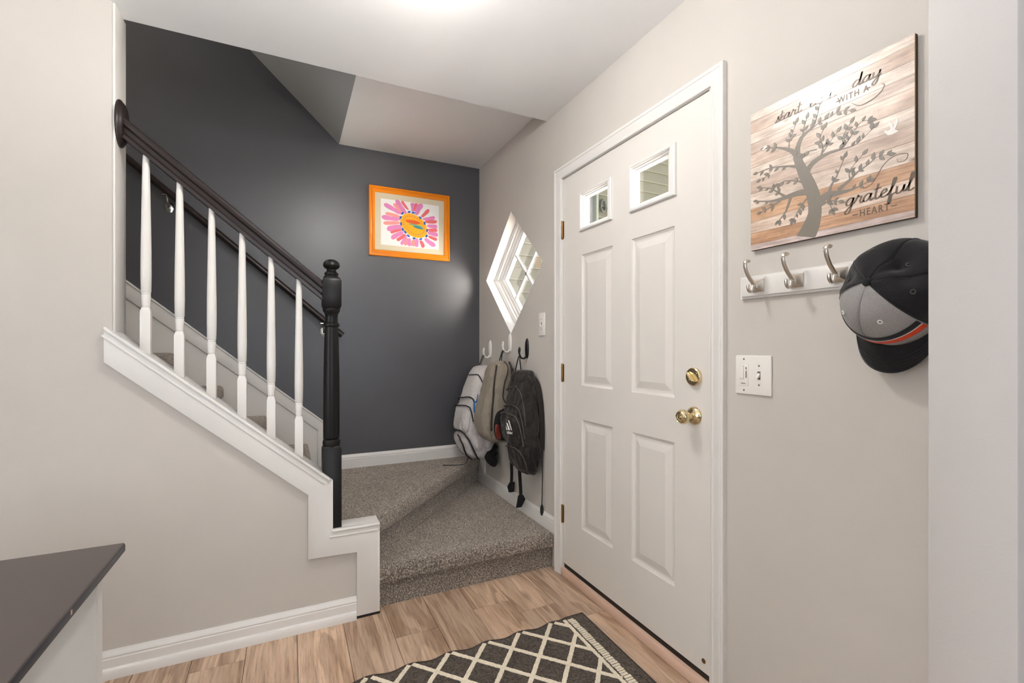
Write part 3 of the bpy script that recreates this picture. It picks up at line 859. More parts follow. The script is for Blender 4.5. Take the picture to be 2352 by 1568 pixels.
# ================================================================== CABINET at the lower corner of the view
cb = thing('side_cabinet', (-0.85, 1.05, 0), 'white side cabinet with a dark brown painted top', 'cabinet')
TZ = 0.740
tp = lab(MB().box(-1.35, 0.62, TZ - 0.019, -0.351, 1.398, TZ).build('top', 'tabletop', cb, bevel=0.004, seg=3), 'dark brown painted top')
MB().box(-0.3525, 0.625, TZ - 0.0185, -0.3495, 1.393, TZ - 0.003).build('worn_edge', 'tableedge', tp, bevel=0.001)
MB().box(-0.3500, 1.085, TZ - 0.012, -0.3490, 1.091, TZ - 0.004).build('edge_chip', 'oak', tp)
MB().box(-0.400, 0.66, 0.0, -0.384, 1.34, TZ - 0.019).build('side_panel', 'melamine', cb)
MB().box(-1.320, 0.66, 0.0, -1.304, 1.34, TZ - 0.019).build('side_panel', 'melamine', cb)
MB().box(-0.400, 1.325, 0.0, -0.381, 1.353, TZ - 0.019).build('corner_stile', 'vinyl', cb)
MB().box(-1.320, 1.330, 0.03, -0.398, 1.345, TZ - 0.019).build('back_panel', 'melamine', cb)
MB().box(-1.304, 0.68, 0.05, -0.400, 1.33, 0.066).build('bottom_shelf', 'melamine', cb)
MB().box(-1.304, 0.68, 0.38, -0.400, 1.33, 0.396).build('shelf', 'melamine', cb)

# ================================================================== RUG
rgx0, rgx1, rgy0, rgy1 = -0.33, 1.192, 0.95, 1.757
PX, PY = 0.154, 0.173
rug = thing('entry_rug', (0.5, 1.4, 0), 'dark brown tufted rug with a cream diamond lattice on the plank floor', 'rug')
edge = []
n = 120
for i in range(n + 1):
    x = rgx0 + (rgx1 - rgx0) * i / n
    a = min(1.0, max(0.0, (1.10 - x) / 0.05))
    y = rgy1 + a * (0.008 * math.cos(2 * math.pi * (x - 1.031) / PX) - 0.010)
    edge.append((x, y))
pl = [(rgx0, rgy0), (rgx1 - 0.018, rgy0)] + [(rgx1, rgy1)] + edge[::-1][1:]
MB().prism(pl, 'z', 0.0005, 0.006).build('rug_body', 'rug', rug)
MB().tube([(x, y, 0.0045) for x, y in edge], 0.0042, 8).build('bound_edge', 'rugedge', rug, smooth=True)
MB().tube([(rgx1, rgy1, 0.0045), (rgx1 - 0.018, rgy0, 0.0045)], 0.0042, 8).build('bound_edge', 'rugedge', rug, smooth=True)
# cream lattice: ragged strips
lat = MB()
rng = random.Random(11)
XB = 1.088
def ragged(p, q, w, step=0.006, zt=0.0082):
    d = Vector((q[0] - p[0], q[1] - p[1])); L = d.length
    if L < 0.004: return
    d /= L; nn = Vector((-d.y, d.x))
    m = max(2, int(L / step))
    a = []; b = []
    for i in range(m + 1):
        c = Vector(p) + d * (L * i / m)
        a.append(c + nn * (w / 2 + rng.uniform(-0.0012, 0.0012)))
        b.append(c - nn * (w / 2 + rng.uniform(-0.0012, 0.0012)))
    for i in range(m):
        quad = [a[i], a[i + 1], b[i + 1], b[i]]
        top = [(v.x, v.y, zt) for v in quad]; bot = [(v.x, v.y, 0.0058) for v in quad]
        lat.add(top + bot, [(0, 1, 2, 3), (0, 4, 5, 1), (2, 6, 7, 3)] + ([(0, 3, 7, 4)] if i == 0 else []) + ([(1, 5, 6, 2)] if i == m - 1 else []))
sl = PY / PX
for sgn in (1, -1):
    for kk in range(-26, 27):
        # y = 1.583 + sgn*sl*(x-1.031) + PY*kk
        pts = []
        for x in [rgx0 + 0.01 + (XB - rgx0 - 0.01) * i / 300 for i in range(301)]:
            y = 1.583 + sgn * sl * (x - 1.031) + PY * kk
            lim = rgy1 - 0.014 + 0.006 * math.cos(2 * math.pi * (x - 1.031) / PX)
            if rgy0 + 0.01 < y < lim: pts.append((x, y))
        if len(pts) > 3: ragged(pts[0], pts[-1], 0.0165, zt=0.0082 + 0.0004 * sgn)
def endx(y): return (rgy1 - y) / (rgy1 - rgy0) * 0.018
ragged((XB, 1.742), (XB - 0.016, rgy0 + 0.01), 0.0145)
lat.build('cream_lattice', 'rugcream', rug)
ds = MB(); y = 1.738
while y > rgy0 + 0.02:
    h = rng.uniform(0.0075, 0.0115); xo = endx(y)
    ds.box(1.104 - xo + rng.uniform(-.002, .002), y - h, 0.0055, 1.134 - xo + rng.uniform(-.003, .002), y, 0.0078)
    y -= h + rng.uniform(0.003, 0.0045)
ds.build('cream_dash_border', 'rugcream', rug)['kind'] = 'stuff'

PETALS = [(-0.1822, 0.126, -0.0675, 0.0633, 0.0264, 0), (-0.1214, 0.1302, -0.0597, 0.0798, 0.0191, 2), (-0.1061, 0.1574, -0.0285, 0.0759, 0.0269, 0), (-0.0617, 0.1596, -0.0167, 0.1009, 0.0156, 1), (0.0109, 0.1556, 0.0169, 0.0934, 0.0258, 0), (0.0388, 0.1574, 0.0308, 0.0991, 0.018, 1), (0.0809, 0.157, 0.0388, 0.0724, 0.0303, 0), (0.1358, 0.1203, 0.0749, 0.0649, 0.0205, 1), (0.1769, 0.0732, 0.087, 0.0465, 0.0207, 0), (0.1914, 0.0467, 0.1032, 0.0284, 0.0208, 1), (0.1935, 0.0107, 0.1194, 0.0004, 0.0229, 0), (0.1935, -0.0156, 0.1276, -0.0287, 0.0208, 1), (0.1997, -0.0492, 0.1235, -0.0491, 0.025, 0), (0.1935, -0.0861, 0.1276, -0.0727, 0.0187, 1), (0.181, -0.1317, 0.0991, -0.0916, 0.0269, 0), (0.091, -0.156, 0.0708, -0.1063, 0.0223, 1), (0.0468, -0.1542, 0.0408, -0.0934, 0.022, 0), (0.0209, -0.1526, 0.0209, -0.1033, 0.0238, 2), (-0.0128, -0.1538, -0.0049, -0.098, 0.0236, 0), (-0.0422, -0.1507, -0.0246, -0.0961, 0.0195, 2), (-0.0675, -0.1492, -0.0324, -0.0773, 0.0194, 0), (-0.0946, -0.1246, -0.0402, -0.0703, 0.0193, 1), (-0.1329, -0.1148, -0.0519, -0.0559, 0.0248, 0), (-0.1405, -0.0731, -0.0597, -0.0411, 0.0152, 1), (-0.1652, -0.0488, -0.0636, -0.026, 0.0303, 0), (-0.1897, -0.0074, -0.0714, 0.0005, 0.0207, 2), (-0.2002, 0.0355, -0.0752, 0.0234, 0.0262, 0), (-0.1746, 0.0616, -0.0752, 0.0429, 0.0189, 2)]
DABS = [(-0.0578, 0.0723), (-0.0108, 0.0879), (0.0189, 0.0857), (0.0688, 0.0562), (0.1011, 0.0202), (0.1194, -0.0296), (0.1154, -0.07), (0.0728, -0.0962), (0.0248, -0.0958), (-0.0167, -0.0816), (-0.0383, -0.0584), (-0.0558, -0.0407), (-0.0675, -0.003), (-0.0714, 0.0414)]
BRANCHES = [[(-0.0417, -0.2083, 0.0564), (-0.0252, -0.1766, 0.0495), (-0.015, -0.1421, 0.0389), (-0.017, -0.1047, 0.0369), (-0.0272, -0.0687, 0.0351), (-0.0438, -0.0279, 0.0314), (-0.0566, 0.0037, 0.0253), (-0.0652, 0.0323, 0.0233)], [(-0.0376, -0.03, 0.0167), (-0.0293, -0.0142, 0.0157), (-0.017, -0.0041, 0.0144), (0.003, 0.0029, 0.0113), (0.0262, 0.0063, 0.0072), (0.0523, 0.0063, 0.0047), (0.0668, 0.0181, 0.0035), (0.081, 0.0354, 0.0023), (0.0983, 0.0546, 0.0019), (0.1168, 0.0521, 0.0011)], [(0.0523, 0.0043, 0.0031), (0.081, 0.0029, 0.0019), (0.0983, 0.0093, 0.0015), (0.1251, 0.0282, 0.0011)], [(-0.0652, 0.0323, 0.0212), (-0.0609, 0.056, 0.0148), (-0.0502, 0.0771, 0.0118), (-0.0334, 0.0869, 0.0083), (-0.017, 0.0965, 0.0041), (-0.009, 0.1175, 0.0029), (-0.0018, 0.1448, 0.0016)], [(-0.0252, 0.0876, 0.0041), (-0.001, 0.0978, 0.0024), (0.0224, 0.0996, 0.002), (0.045, 0.1053, 0.0016), (0.0722, 0.096, 0.0012)], [(-0.0459, 0.0754, 0.0059), (-0.0459, 0.0963, 0.0034), (-0.0376, 0.122, 0.0021)], [(-0.0652, 0.0323, 0.017), (-0.0805, 0.0508, 0.012), (-0.1029, 0.0658, 0.0078), (-0.1308, 0.0796, 0.0044), (-0.1597, 0.0876, 0.0027)], [(-0.0872, 0.0555, 0.0034), (-0.0858, 0.083, 0.0026), (-0.0783, 0.0971, 0.0021), (-0.0673, 0.1223, 0.0017)], [(-0.0587, -0.0018, 0.0127), (-0.0805, 0.007, 0.0069), (-0.1121, 0.0168, 0.0044), (-0.1451, 0.0238, 0.0036), (-0.1846, 0.0237, 0.0023)], [(-0.1355, 0.0205, 0.0031), (-0.1524, 0.0061, 0.0022), (-0.1746, -0.0002, 0.0018)], [(-0.0417, -0.0516, 0.0084), (-0.0673, -0.0392, 0.0043), (-0.0984, -0.0292, 0.003), (-0.1167, -0.0313, 0.0018)], [(-0.0293, -0.0804, 0.0207), (-0.0587, -0.0758, 0.0169), (-0.0849, -0.0766, 0.0138), (-0.1121, -0.0774, 0.0096), (-0.1451, -0.0747, 0.0054), (-0.1846, -0.0635, 0.0032)], [(-0.0939, -0.0783, 0.0087), (-0.1214, -0.0549, 0.0053), (-0.1451, -0.0366, 0.0031), (-0.1721, -0.0261, 0.0018)], [(-0.1075, -0.0787, 0.007), (-0.1403, -0.0916, 0.0045), (-0.1721, -0.0989, 0.0023)], [(-0.0805, -0.0779, 0.0094), (-0.0894, -0.1012, 0.0078), (-0.0984, -0.1204, 0.0052), (-0.1167, -0.1376, 0.0022)], [(-0.0334, -0.0958, 0.005), (-0.0502, -0.112, 0.0034), (-0.063, -0.1296, 0.0025), (-0.0739, -0.146, 0.0017)], [(-0.005, -0.1203, 0.0285), (0.0147, -0.1057, 0.0201), (0.045, -0.1067, 0.0137), (0.0668, -0.1074, 0.0077), (0.0914, -0.1054, 0.0038), (0.1152, -0.0997, 0.0019)], [(0.0224, -0.102, 0.01), (0.0281, -0.0818, 0.0064), (0.0412, -0.0623, 0.0039), (0.0596, -0.0218, 0.0019)], [(0.045, -0.0989, 0.011), (0.0704, -0.0835, 0.0077), (0.0914, -0.0675, 0.0045), (0.1152, -0.0569, 0.003), (0.1348, -0.0456, 0.0018), (0.157, -0.0483, 0.0011)], [(0.0739, -0.0846, 0.0038), (0.0739, -0.0577, 0.0023), (0.1017, -0.0296, 0.0015)], [(-0.003, -0.129, 0.0065), (0.0224, -0.1219, 0.0048), (0.045, -0.1283, 0.0024)], [(0.0224, -0.1239, 0.0024), (0.03, -0.1459, 0.0016)], [(0.003, 0.007, 0.0065), (0.0069, 0.0298, 0.004), (-0.001, 0.0531, 0.0028), (0.0088, 0.0753, 0.0016)], [(0.0069, 0.0136, 0.0032), (0.0224, 0.0317, 0.002), (0.0412, 0.0518, 0.0012)], [(0.0596, 0.0093, 0.0023), (0.056, 0.0341, 0.0019), (0.0739, 0.0613, 0.0015)], [(-0.009, 0.0277, 0.0033), (-0.0334, 0.0309, 0.0021), (-0.0459, 0.0293, 0.0013)]]

# ================================================================== FRAMED PAINTING
PCX, PCZ = 0.780, 2.072
fp = thing('framed_painting', (PCX, YD, PCZ - 0.24), "child's pink flower painting in an orange frame on the charcoal wall", 'picture')
def pr(y, hx, hzz):
    return [(PCX - hx, y, PCZ - hzz), (PCX + hx, y, PCZ - hzz), (PCX + hx, y, PCZ + hzz), (PCX - hx, y, PCZ + hzz)]
FX, FZ = 0.287, 0.240
MB().loops([pr(YD, FX, FZ), pr(YD - 0.018, FX, FZ), pr(YD - 0.022, FX - 0.003, FZ - 0.003), pr(YD - 0.022, FX - 0.011, FZ - 0.011), pr(YD - 0.016, FX - 0.014, FZ - 0.014), pr(YD - 0.017, FX - 0.020, FZ - 0.020),
            pr(YD - 0.021, FX - 0.024, FZ - 0.024), pr(YD - 0.020, FX - 0.034, FZ - 0.034), pr(YD - 0.016, FX - 0.040, FZ - 0.041), pr(YD - 0.008, FX - 0.041, FZ - 0.042)]).build('frame', 'orange', fp, smooth=True, angle=22)
MB().box(PCX - 0.249, YD - 0.009, PCZ - 0.201, PCX + 0.249, YD - 0.002, PCZ + 0.201).build('mat_board', 'matboard', fp)
pa = MB().box(PCX - 0.207, YD - 0.0098, PCZ - 0.1605, PCX + 0.207, YD - 0.0085, PCZ + 0.1585).build('paper', 'paper', fp)
rng = random.Random(3)
ylay = YD - 0.0099
def stroke(x0, z0, x1, z1, w, y, name, mat, parent, round_=True):
    """a brush dab: tapered, round-ended"""
    d = Vector((x1 - x0, z1 - z0)); L = d.length; d /= L; nn = Vector((-d.y, d.x))
    a, b = [], []
    m = 9
    for i in range(m + 1):
        t = i / m
        k = (1 - (2 * t - 1) ** 6) ** 0.5 if round_ else 1
        k = max(k, 0.35) * (1.05 - 0.30 * t) * rng.uniform(0.92, 1.08)
        c = Vector((x0, z0)) + d * (L * t) + nn * (w * 0.12 * math.sin(3.0 * t + x0 * 40))
        a.append((c + nn * w / 2 * k)); b.append((c - nn * w / 2 * k))
    p = a + b[::-1]
    return MB().prism([(q.x, q.y) for q in p], 'y', y - 0.0003, y).build(name, mat, parent)
for i, (xa, za, xb, zb, w, k) in enumerate(PETALS):
    stroke(PCX + xa, PCZ + za, PCX + xb, PCZ + zb, w * 1.3, ylay - 0.00002 * i, 'petal_stroke', 'p%d' % k, pa)
def blob(cx, cz, rx, rz, rot, y, name, mat, n=28, wob=0.0):
    p = []
    for i in range(n):
        a = 2 * math.pi * i / n
        k = 1 + wob * math.sin(5 * a + cx * 90)
        u, v = rx * k * math.cos(a), rz * k * math.sin(a)
        p.append((PCX + cx + u * math.cos(rot) - v * math.sin(rot), PCZ + cz + u * math.sin(rot) + v * math.cos(rot)))
    return MB().prism(p, 'y', y - 0.0003, y).build(name, mat, pa)
ROT = R(-32)
yl = ylay - 0.0008
blob(0.024, -0.006, 0.104, 0.075, ROT, yl, 'flower_centre', 'pyellow', 36, 0.012)
blob(0.016, 0.020, 0.054, 0.0135, R(-4), yl - 0.0004, 'red_stroke', 'pred', 22, 0.05)
blob(0.036, -0.002, 0.052, 0.007, R(-7), yl - 0.0005, 'green_stroke', 'pgreen', 20, 0.04)
blob(0.056, -0.016, 0.036, 0.009, R(-9), yl - 0.0006, 'teal_stroke', 'pteal', 20, 0.04)
for i, (x, z) in enumerate(DABS):
    ang = math.atan2(z + 0.006, x - 0.024) + math.pi / 2
    blob(x, z, 0.0125, 0.007, ang, yl - 0.0004, 'blue_dab', 'pblue', 14, 0.06)
for i in range(26):
    a = 2 * math.pi * i / 26
    u, v = 0.080 * math.cos(a), 0.056 * math.sin(a)
    blob(0.024 + u * math.cos(ROT) - v * math.sin(ROT), -0.004 + u * math.sin(ROT) + v * math.cos(ROT), 0.0036, 0.0030, a, yl - 0.0004, 'purple_dot', 'ppurple', 8)

# ================================================================== WALL SIGN with printed tree and verse
SCY, SCZ, SH = 0.7735, 1.7125, 0.2105
SX = XR - 0.014                     # printed face
sg = thing('wall_sign', (XR, SCY, SCZ - SH), 'printed barn-wood sign with a leafy tree and grateful heart verse', 'sign')
MB().box(SX + 0.004, SCY - SH, SCZ - SH, XR - 0.003, SCY + SH, SCZ + SH).build('board_back', 'signback', sg)
MB().box(SX, SCY - SH, SCZ - SH, SX + 0.0045, SCY + SH, SCZ + SH).build('board_edge', 'signedge', sg)
rows = [0.2105, 0.187, 0.150, 0.118, 0.087, 0.044, 0.003, -0.036, -0.082, -0.121, -0.1585, -0.1935, -0.2105]
tints = [(236, 224, 212), (212, 190, 172), (238, 226, 214), (226, 210, 198), (232, 214, 198), (240, 230, 218), (214, 196, 182), (238, 226, 214), (220, 182, 148), (236, 218, 202), (216, 176, 142), (224, 212, 210), (206, 166, 142)]
for i in range(len(rows) - 1):
    o = MB().box(SX - 0.0008, SCY - SH + 0.0006, SCZ + rows[i + 1] + 0.0003, SX + 0.001, SCY + SH - 0.0006, SCZ + rows[i] - 0.0003).build('printed_plank', 'signprint', sg)
    o.color = lin(tints[i])
XP = SX - 0.0008
def sp(a, b, lift=0.0):          # sign coordinates: a to the viewer's right, b up
    return (XP - lift, SCY - a, SCZ + b)
def flat(poly, name, mat, lift, parent):
    """thin printed shape on the sign"""
    n = len(poly)
    vs = [sp(a, b, lift + 0.0003) for a, b in poly] + [sp(a, b, lift - 0.0004) for a, b in poly]
    m = MB().add(vs, [tuple(range(n)), tuple(range(2 * n - 1, n - 1, -1))] + [(i, (i + 1) % n, n + (i + 1) % n, n + i) for i in range(n)])
    return m.build(name, mat, parent)
tr = None
leaves = []
rng = random.Random(8)
for bi, br in enumerate(BRANCHES):
    path = catmull([(a, b, w) for a, b, w in br], 6)
    L_, R_ = [], []
    for i, p in enumerate(path):
        q0, q1 = path[max(i - 1, 0)], path[min(i + 1, len(path) - 1)]
        d = Vector((q1.x - q0.x, q1.y - q0.y)).normalized(); nn = Vector((-d.y, d.x))
        w = max(p.z, 0.0015) * 0.95
        c = Vector((p.x, max(p.y, -0.2095)))
        L_.append(c + nn * w / 2); R_.append(c - nn * w / 2)
        if p.z < 0.0062 and i % 4 == 1 and i > 2:
            for side in ((1,) if rng.random() < 0.5 else (1, -1)):
                leaves.append((c, d, nn * side, 0.016 + rng.uniform(-0.004, 0.004)))
    e = path[-1]; e0 = path[-2]
    leaves.append((Vector((e.x, e.y)), Vector((e.x - e0.x, e.y - e0.y)).normalized(), None, 0.018))
    poly = [(v.x, max(v.y, -0.2095)) for v in L_] + [(v.x, max(v.y, -0.2095)) for v in R_[::-1]]
    # a quad strip rather than one n-gon so that bends stay clean
    m = MB(); n = len(L_)
    vs = [sp(v.x, max(v.y, -0.2095), 0.0003 + 0.00001 * bi) for v in L_] + [sp(v.x, max(v.y, -0.2095), 0.0003 + 0.00001 * bi) for v in R_]
    m.add(vs, [(i, i + 1, n + i + 1, n + i) for i in range(n - 1)])
    o = m.build('tree_trunk' if bi == 0 else 'branch', 'tree', sg if bi == 0 else tr, thick=0.0002)
    if bi == 0: tr = lab(o, 'grey printed tree')
for c, d, nn, L in leaves:
    v = d if nn is None else (d * 0.7 + nn * 0.75).normalized()
    q = Vector((-v.y, v.x)); w = L * 0.24
    pts = [c, c + v * L * 0.3 + q * w, c + v * L * 0.6 + q * w * 0.95, c + v * L, c + v * L * 0.6 - q * w * 0.95, c + v * L * 0.3 - q * w]
    flat([(p.x, p.y) for p in pts], 'leaf', 'tree', 0.0007, tr)
CUR = {
 's': [[(0.0, 0.0), (0.45, 0.6), (0.55, 1.1), (0.42, 0.85), (0.75, 0.35), (0.55, 0.0), (0.15, 0.1)]],
 't': [[(0.35, 1.9), (0.25, 0.6), (0.35, 0.05), (0.6, 0.05), (0.9, 0.3)], [(-0.1, 1.25), (0.8, 1.35)]],
 'a': [[(0.9, 0.85), (0.5, 1.0), (0.1, 0.55), (0.2, 0.05), (0.6, 0.15), (0.9, 0.7), (0.95, 0.95), (0.9, 0.3), (1.05, 0.0), (1.35, 0.25)]],
 'r': [[(0.0, 0.2), (0.3, 0.9), (0.35, 1.1), (0.5, 0.85), (0.8, 0.85), (0.72, 0.3), (0.9, 0.0), (1.2, 0.25)]],
 'e': [[(0.05, 0.35), (0.65, 0.65), (0.6, 1.0), (0.25, 0.85), (0.12, 0.35), (0.4, 0.0), (1.0, 0.3)]],
 'c': [[(0.75, 0.8), (0.5, 1.0), (0.1, 0.6), (0.2, 0.05), (0.55, 0.0), (1.0, 0.3)]],
 'h': [[(0.0, 0.1), (0.5, 1.4), (0.5, 2.1), (0.3, 1.9), (0.25, 0.0), (0.5, 0.8), (0.8, 0.9), (0.85, 0.2), (1.0, 0.0), (1.25, 0.25)]],
 'd': [[(0.9, 0.85), (0.5, 1.0), (0.1, 0.55), (0.2, 0.05), (0.6, 0.15), (0.95, 0.8), (1.05, 2.0), (0.95, 0.3), (1.1, 0.0), (1.35, 0.25)]],
 'y': [[(0.1, 0.95), (0.15, 0.3), (0.4, 0.1), (0.85, 0.5), (0.95, 0.95), (0.8, -0.5), (0.5, -1.1), (0.2, -0.8), (0.6, -0.2), (1.2, 0.2)]],
 'g': [[(0.9, 0.85), (0.5, 1.0), (0.1, 0.6), (0.2, 0.1), (0.6, 0.1), (0.9, 0.6), (0.95, 0.95), (0.85, 0.0), (0.7, -0.9), (0.35, -1.1), (0.15, -0.8), (0.6, -0.25), (1.2, 0.25)]],
 'f': [[(0.0, 0.1), (0.5, 1.2), (0.65, 2.0), (0.42, 2.05), (0.35, 1.2), (0.25, -0.8), (0.45, -0.9), (0.5, 0.0), (0.95, 0.25)]],
 'u': [[(0.1, 0.95), (0.15, 0.2), (0.4, 0.0), (0.8, 0.4), (0.9, 0.95), (0.9, 0.2), (1.2, 0.15)]],
 'l': [[(0.0, 0.1), (0.5, 1.4), (0.55, 2.1), (0.32, 2.0), (0.3, 0.3), (0.5, 0.0), (0.9, 0.25)]],
}
ADV = {'s': 0.8, 't': 0.8, 'a': 1.25, 'r': 1.05, 'e': 0.9, 'c': 0.9, 'h': 1.2, 'd': 1.3, 'y': 1.2, 'g': 1.15, 'f': 0.85, 'u': 1.15, 'l': 0.85}
def script_word(word, a0, b0, xh, wide, pen, tilt=0.0):
    m = MB(); x = 0.0
    for ch in word:
        for st_ in CUR[ch]:
            path = catmull([(p[0], p[1], 0) for p in st_], 5)
            L_, R_ = [], []
            for i, p in enumerate(path):
                q0, q1 = path[max(i - 1, 0)], path[min(i + 1, len(path) - 1)]
                X0 = lambda v: (a0 + (x + v.x) * wide + 0.18 * v.y * xh, b0 + v.y * xh + tilt * (x + v.x) * wide)
                A, B, C = X0(q0), X0(q1), X0(p)
                d = Vector((B[0] - A[0], B[1] - A[1]))
                d = d.normalized() if d.length > 1e-9 else Vector((1, 0))
                nn = Vector((-d.y, d.x))
                w = pen * (0.45 + 0.75 * abs(d.y))       # thick downstrokes
                L_.append((C[0] + nn.x * w / 2, C[1] + nn.y * w / 2)); R_.append((C[0] - nn.x * w / 2, C[1] - nn.y * w / 2))
            n = len(L_)
            m.add([sp(*v, 0.0006) for v in L_] + [sp(*v, 0.0006) for v in R_], [(i, i + 1, n + i + 1, n + i) for i in range(n - 1)])
        x += ADV[ch]
    return m.build('script_lettering', 'ink', sg, thick=0.0002)
lab(script_word('start', -0.130, 0.150, 0.0145, 0.0165, 0.0032), 'brown script word start')
lab(script_word('each', -0.030, 0.150, 0.0145, 0.0165, 0.0032), 'brown script word each')
lab(script_word('day', 0.078, 0.150, 0.0150, 0.0175, 0.0034), 'brown script word day')
lab(script_word('grateful', 0.062, -0.147, 0.0185, 0.0182, 0.0038), 'brown script word grateful')
def flourish(pts, pen):
    path = catmull([(a, b, 0) for a, b in pts], 6); L_, R_ = [], []
    for i, p in enumerate(path):
        q0, q1 = path[max(i - 1, 0)], path[min(i + 1, len(path) - 1)]
        d = Vector((q1.x - q0.x, q1.y - q0.y)).normalized(); t = i / (len(path) - 1)
        w = pen * (0.3 + math.sin(math.pi * t)); nn = Vector((-d.y, d.x)) * (w / 2)
        L_.append((p.x + nn.x, p.y + nn.y)); R_.append((p.x - nn.x, p.y - nn.y))
    n = len(L_)
    MB().add([sp(*v, 0.0006) for v in L_] + [sp(*v, 0.0006) for v in R_], [(i, i + 1, n + i + 1, n + i) for i in range(n - 1)]).build('flourish', 'ink', sg, thick=0.0002)
flourish([(0.077, 0.113), (0.095, 0.098), (0.118, 0.098), (0.140, 0.107), (0.150, 0.121), (0.144, 0.129)], 0.0022)
flourish([(0.104, -0.104), (0.101, -0.109), (0.108, -0.113), (0.122, -0.108), (0.134, -0.092), (0.150, -0.068), (0.172, -0.056), (0.196, -0.060), (0.192, -0.074), (0.178, -0.073), (0.176, -0.064)], 0.0014)
def print_text(body, a_c, b_c, size, stretch=1.0, spacing=1.0):
    cu = bpy.data.curves.new('lettering', 'FONT')
    cu.body = body; cu.size = 1.0; cu.align_x = 'CENTER'; cu.align_y = 'CENTER'; cu.resolution_u = 3
    cu.space_character = spacing; cu.offset = 0.012
    ob = bpy.data.objects.new('lettering', cu); COL.objects.link(ob)
    dg = bpy.context.evaluated_depsgraph_get(); dg.update()
    me = bpy.data.meshes.new_from_object(ob.evaluated_get(dg))
    pts = [(v.co.x * size * stretch, v.co.y * size) for v in me.vertices]
    fs = [tuple(p.vertices) for p in me.polygons]
    bpy.data.objects.remove(ob); bpy.data.meshes.remove(me); bpy.data.curves.remove(cu)
    return pts, fs
def sign_text(body, a_c, b_c, size, stretch):
    pts, fs = print_text(body, a_c, b_c, size, stretch, 1.25)
    return MB().add([sp(a_c + p[0], b_c + p[1], 0.0006) for p in pts], fs).build('block_lettering', 'ink', sg, thick=0.0002)
lab(sign_text('WITH A', 0.080, 0.1325, 0.0215, 0.80), 'brown capitals WITH A')
lab(sign_text('HEART', 0.128, -0.1735, 0.0240, 0.75), 'brown capitals HEART')
for a in (0.0855, 0.1695):
    flat([(a - 0.006, -0.1745), (a + 0.006, -0.1745), (a + 0.006, -0.1725), (a - 0.006, -0.1725)], 'dash', 'ink', 0.0006, sg)
for a in (0.115, 0.045):
    flat([(a - 0.004, 0.1315), (a + 0.004, 0.1315), (a + 0.004, 0.1335), (a - 0.004, 0.1335)], 'dash', 'ink', 0.0006, sg)
flat([(0.148, 0.010), (0.152, 0.012), (0.158, 0.009), (0.163, 0.012), (0.158, 0.025), (0.162, 0.030), (0.167, 0.020), (0.168, 0.012), (0.174, 0.028), (0.178, 0.030), (0.177, 0.018), (0.172, 0.006), (0.180, -0.002), (0.174, -0.003), (0.166, -0.004), (0.158, -0.003), (0.153, 0.003), (0.150, 0.008)], 'dove', 'dove', 0.0006, sg)
flat([(-0.172, 0.088), (-0.166, 0.092), (-0.160, 0.100), (-0.158, 0.094), (-0.152, 0.092), (-0.160, 0.088), (-0.166, 0.085)], 'dove', 'dove', 0.0009, sg)

# ================================================================== SWITCH PLATES
sw = thing('dimmer_switch_plate', (XR, 0.984, 1.055), 'white two-gang plate with dimmer and toggle under the hook rack', 'light switch')
pl = MB().box(XR - 0.006, 0.922, 1.055, XR, 1.046, 1.178).build('cover_plate', 'plastic', sw, bevel=0.004, seg=3)
MB().box(XR - 0.0075, 0.998, 1.082, XR - 0.005, 1.031, 1.150).build('dimmer_bezel', 'plastic', sw, bevel=0.0008)
MB().box(XR - 0.0105, 1.013, 1.104, XR - 0.007, 1.0285, 1.145).build('dimmer_paddle', 'plastic', sw, bevel=0.0012)
MB().box(XR - 0.0078, 1.0035, 1.107, XR - 0.0074, 1.0075, 1.141).build('dimmer_slot', 'slot', sw)
MB().box(XR - 0.0105, 1.0028, 1.128, XR - 0.007, 1.0082, 1.134).build('dimmer_slider', 'plastic', sw)
MB().box(XR - 0.0078, 1.008, 1.088, XR - 0.0074, 1.024, 1.0905).build('dimmer_lettering', 'slot', sw)
MB().box(XR - 0.0066, 0.957, 1.104, XR - 0.0058, 0.967, 1.129).build('toggle_slot', 'slot', sw)
MB().add([(XR - 0.006, 0.958, 1.112), (XR - 0.006, 0.966, 1.112), (XR - 0.006, 0.966, 1.124), (XR - 0.006, 0.958, 1.124), (XR - 0.018, 0.9595, 1.105), (XR - 0.018, 0.9645, 1.105), (XR - 0.018, 0.9645, 1.111), (XR - 0.018, 0.9595, 1.111)],
         [(0, 1, 2, 3), (7, 6, 5, 4), (0, 4, 5, 1), (1, 5, 6, 2), (2, 6, 7, 3), (3, 7, 4, 0)]).build('toggle_lever', 'plastic', sw, bevel=0.001)
for y, z in ((1.0145, 1.166), (1.0145, 1.068), (0.962, 1.146), (0.962, 1.087)):
    MB().lathe([(0, 0), (0.003, 0), (0.0026, 0.0012), (0, 0.0012)], (XR - 0.0058, y, z), (-1, 0, 0), 12).build('screw', 'slot', sw)
s2_ = thing('toggle_switch_plate', (XR, 2.327, 1.27), 'white single toggle plate between the diamond window and door', 'light switch')
MB().box(XR - 0.006, 2.292, 1.268, XR, 2.362, 1.399).build('cover_plate', 'plastic', s2_, bevel=0.004, seg=3)
MB().box(XR - 0.0066, 2.322, 1.320, XR - 0.0058, 2.332, 1.345).build('toggle_slot', 'slot', s2_)
MB().box(XR - 0.017, 2.324, 1.320, XR - 0.006, 2.330, 1.331).build('toggle_lever', 'plastic', s2_, bevel=0.0015)
for z in (1.362, 1.304):
    MB().lathe([(0, 0), (0.003, 0), (0.0026, 0.0012), (0, 0.0012)], (XR - 0.0058, 2.327, z), (-1, 0, 0), 12).build('screw', 'slot', s2_)

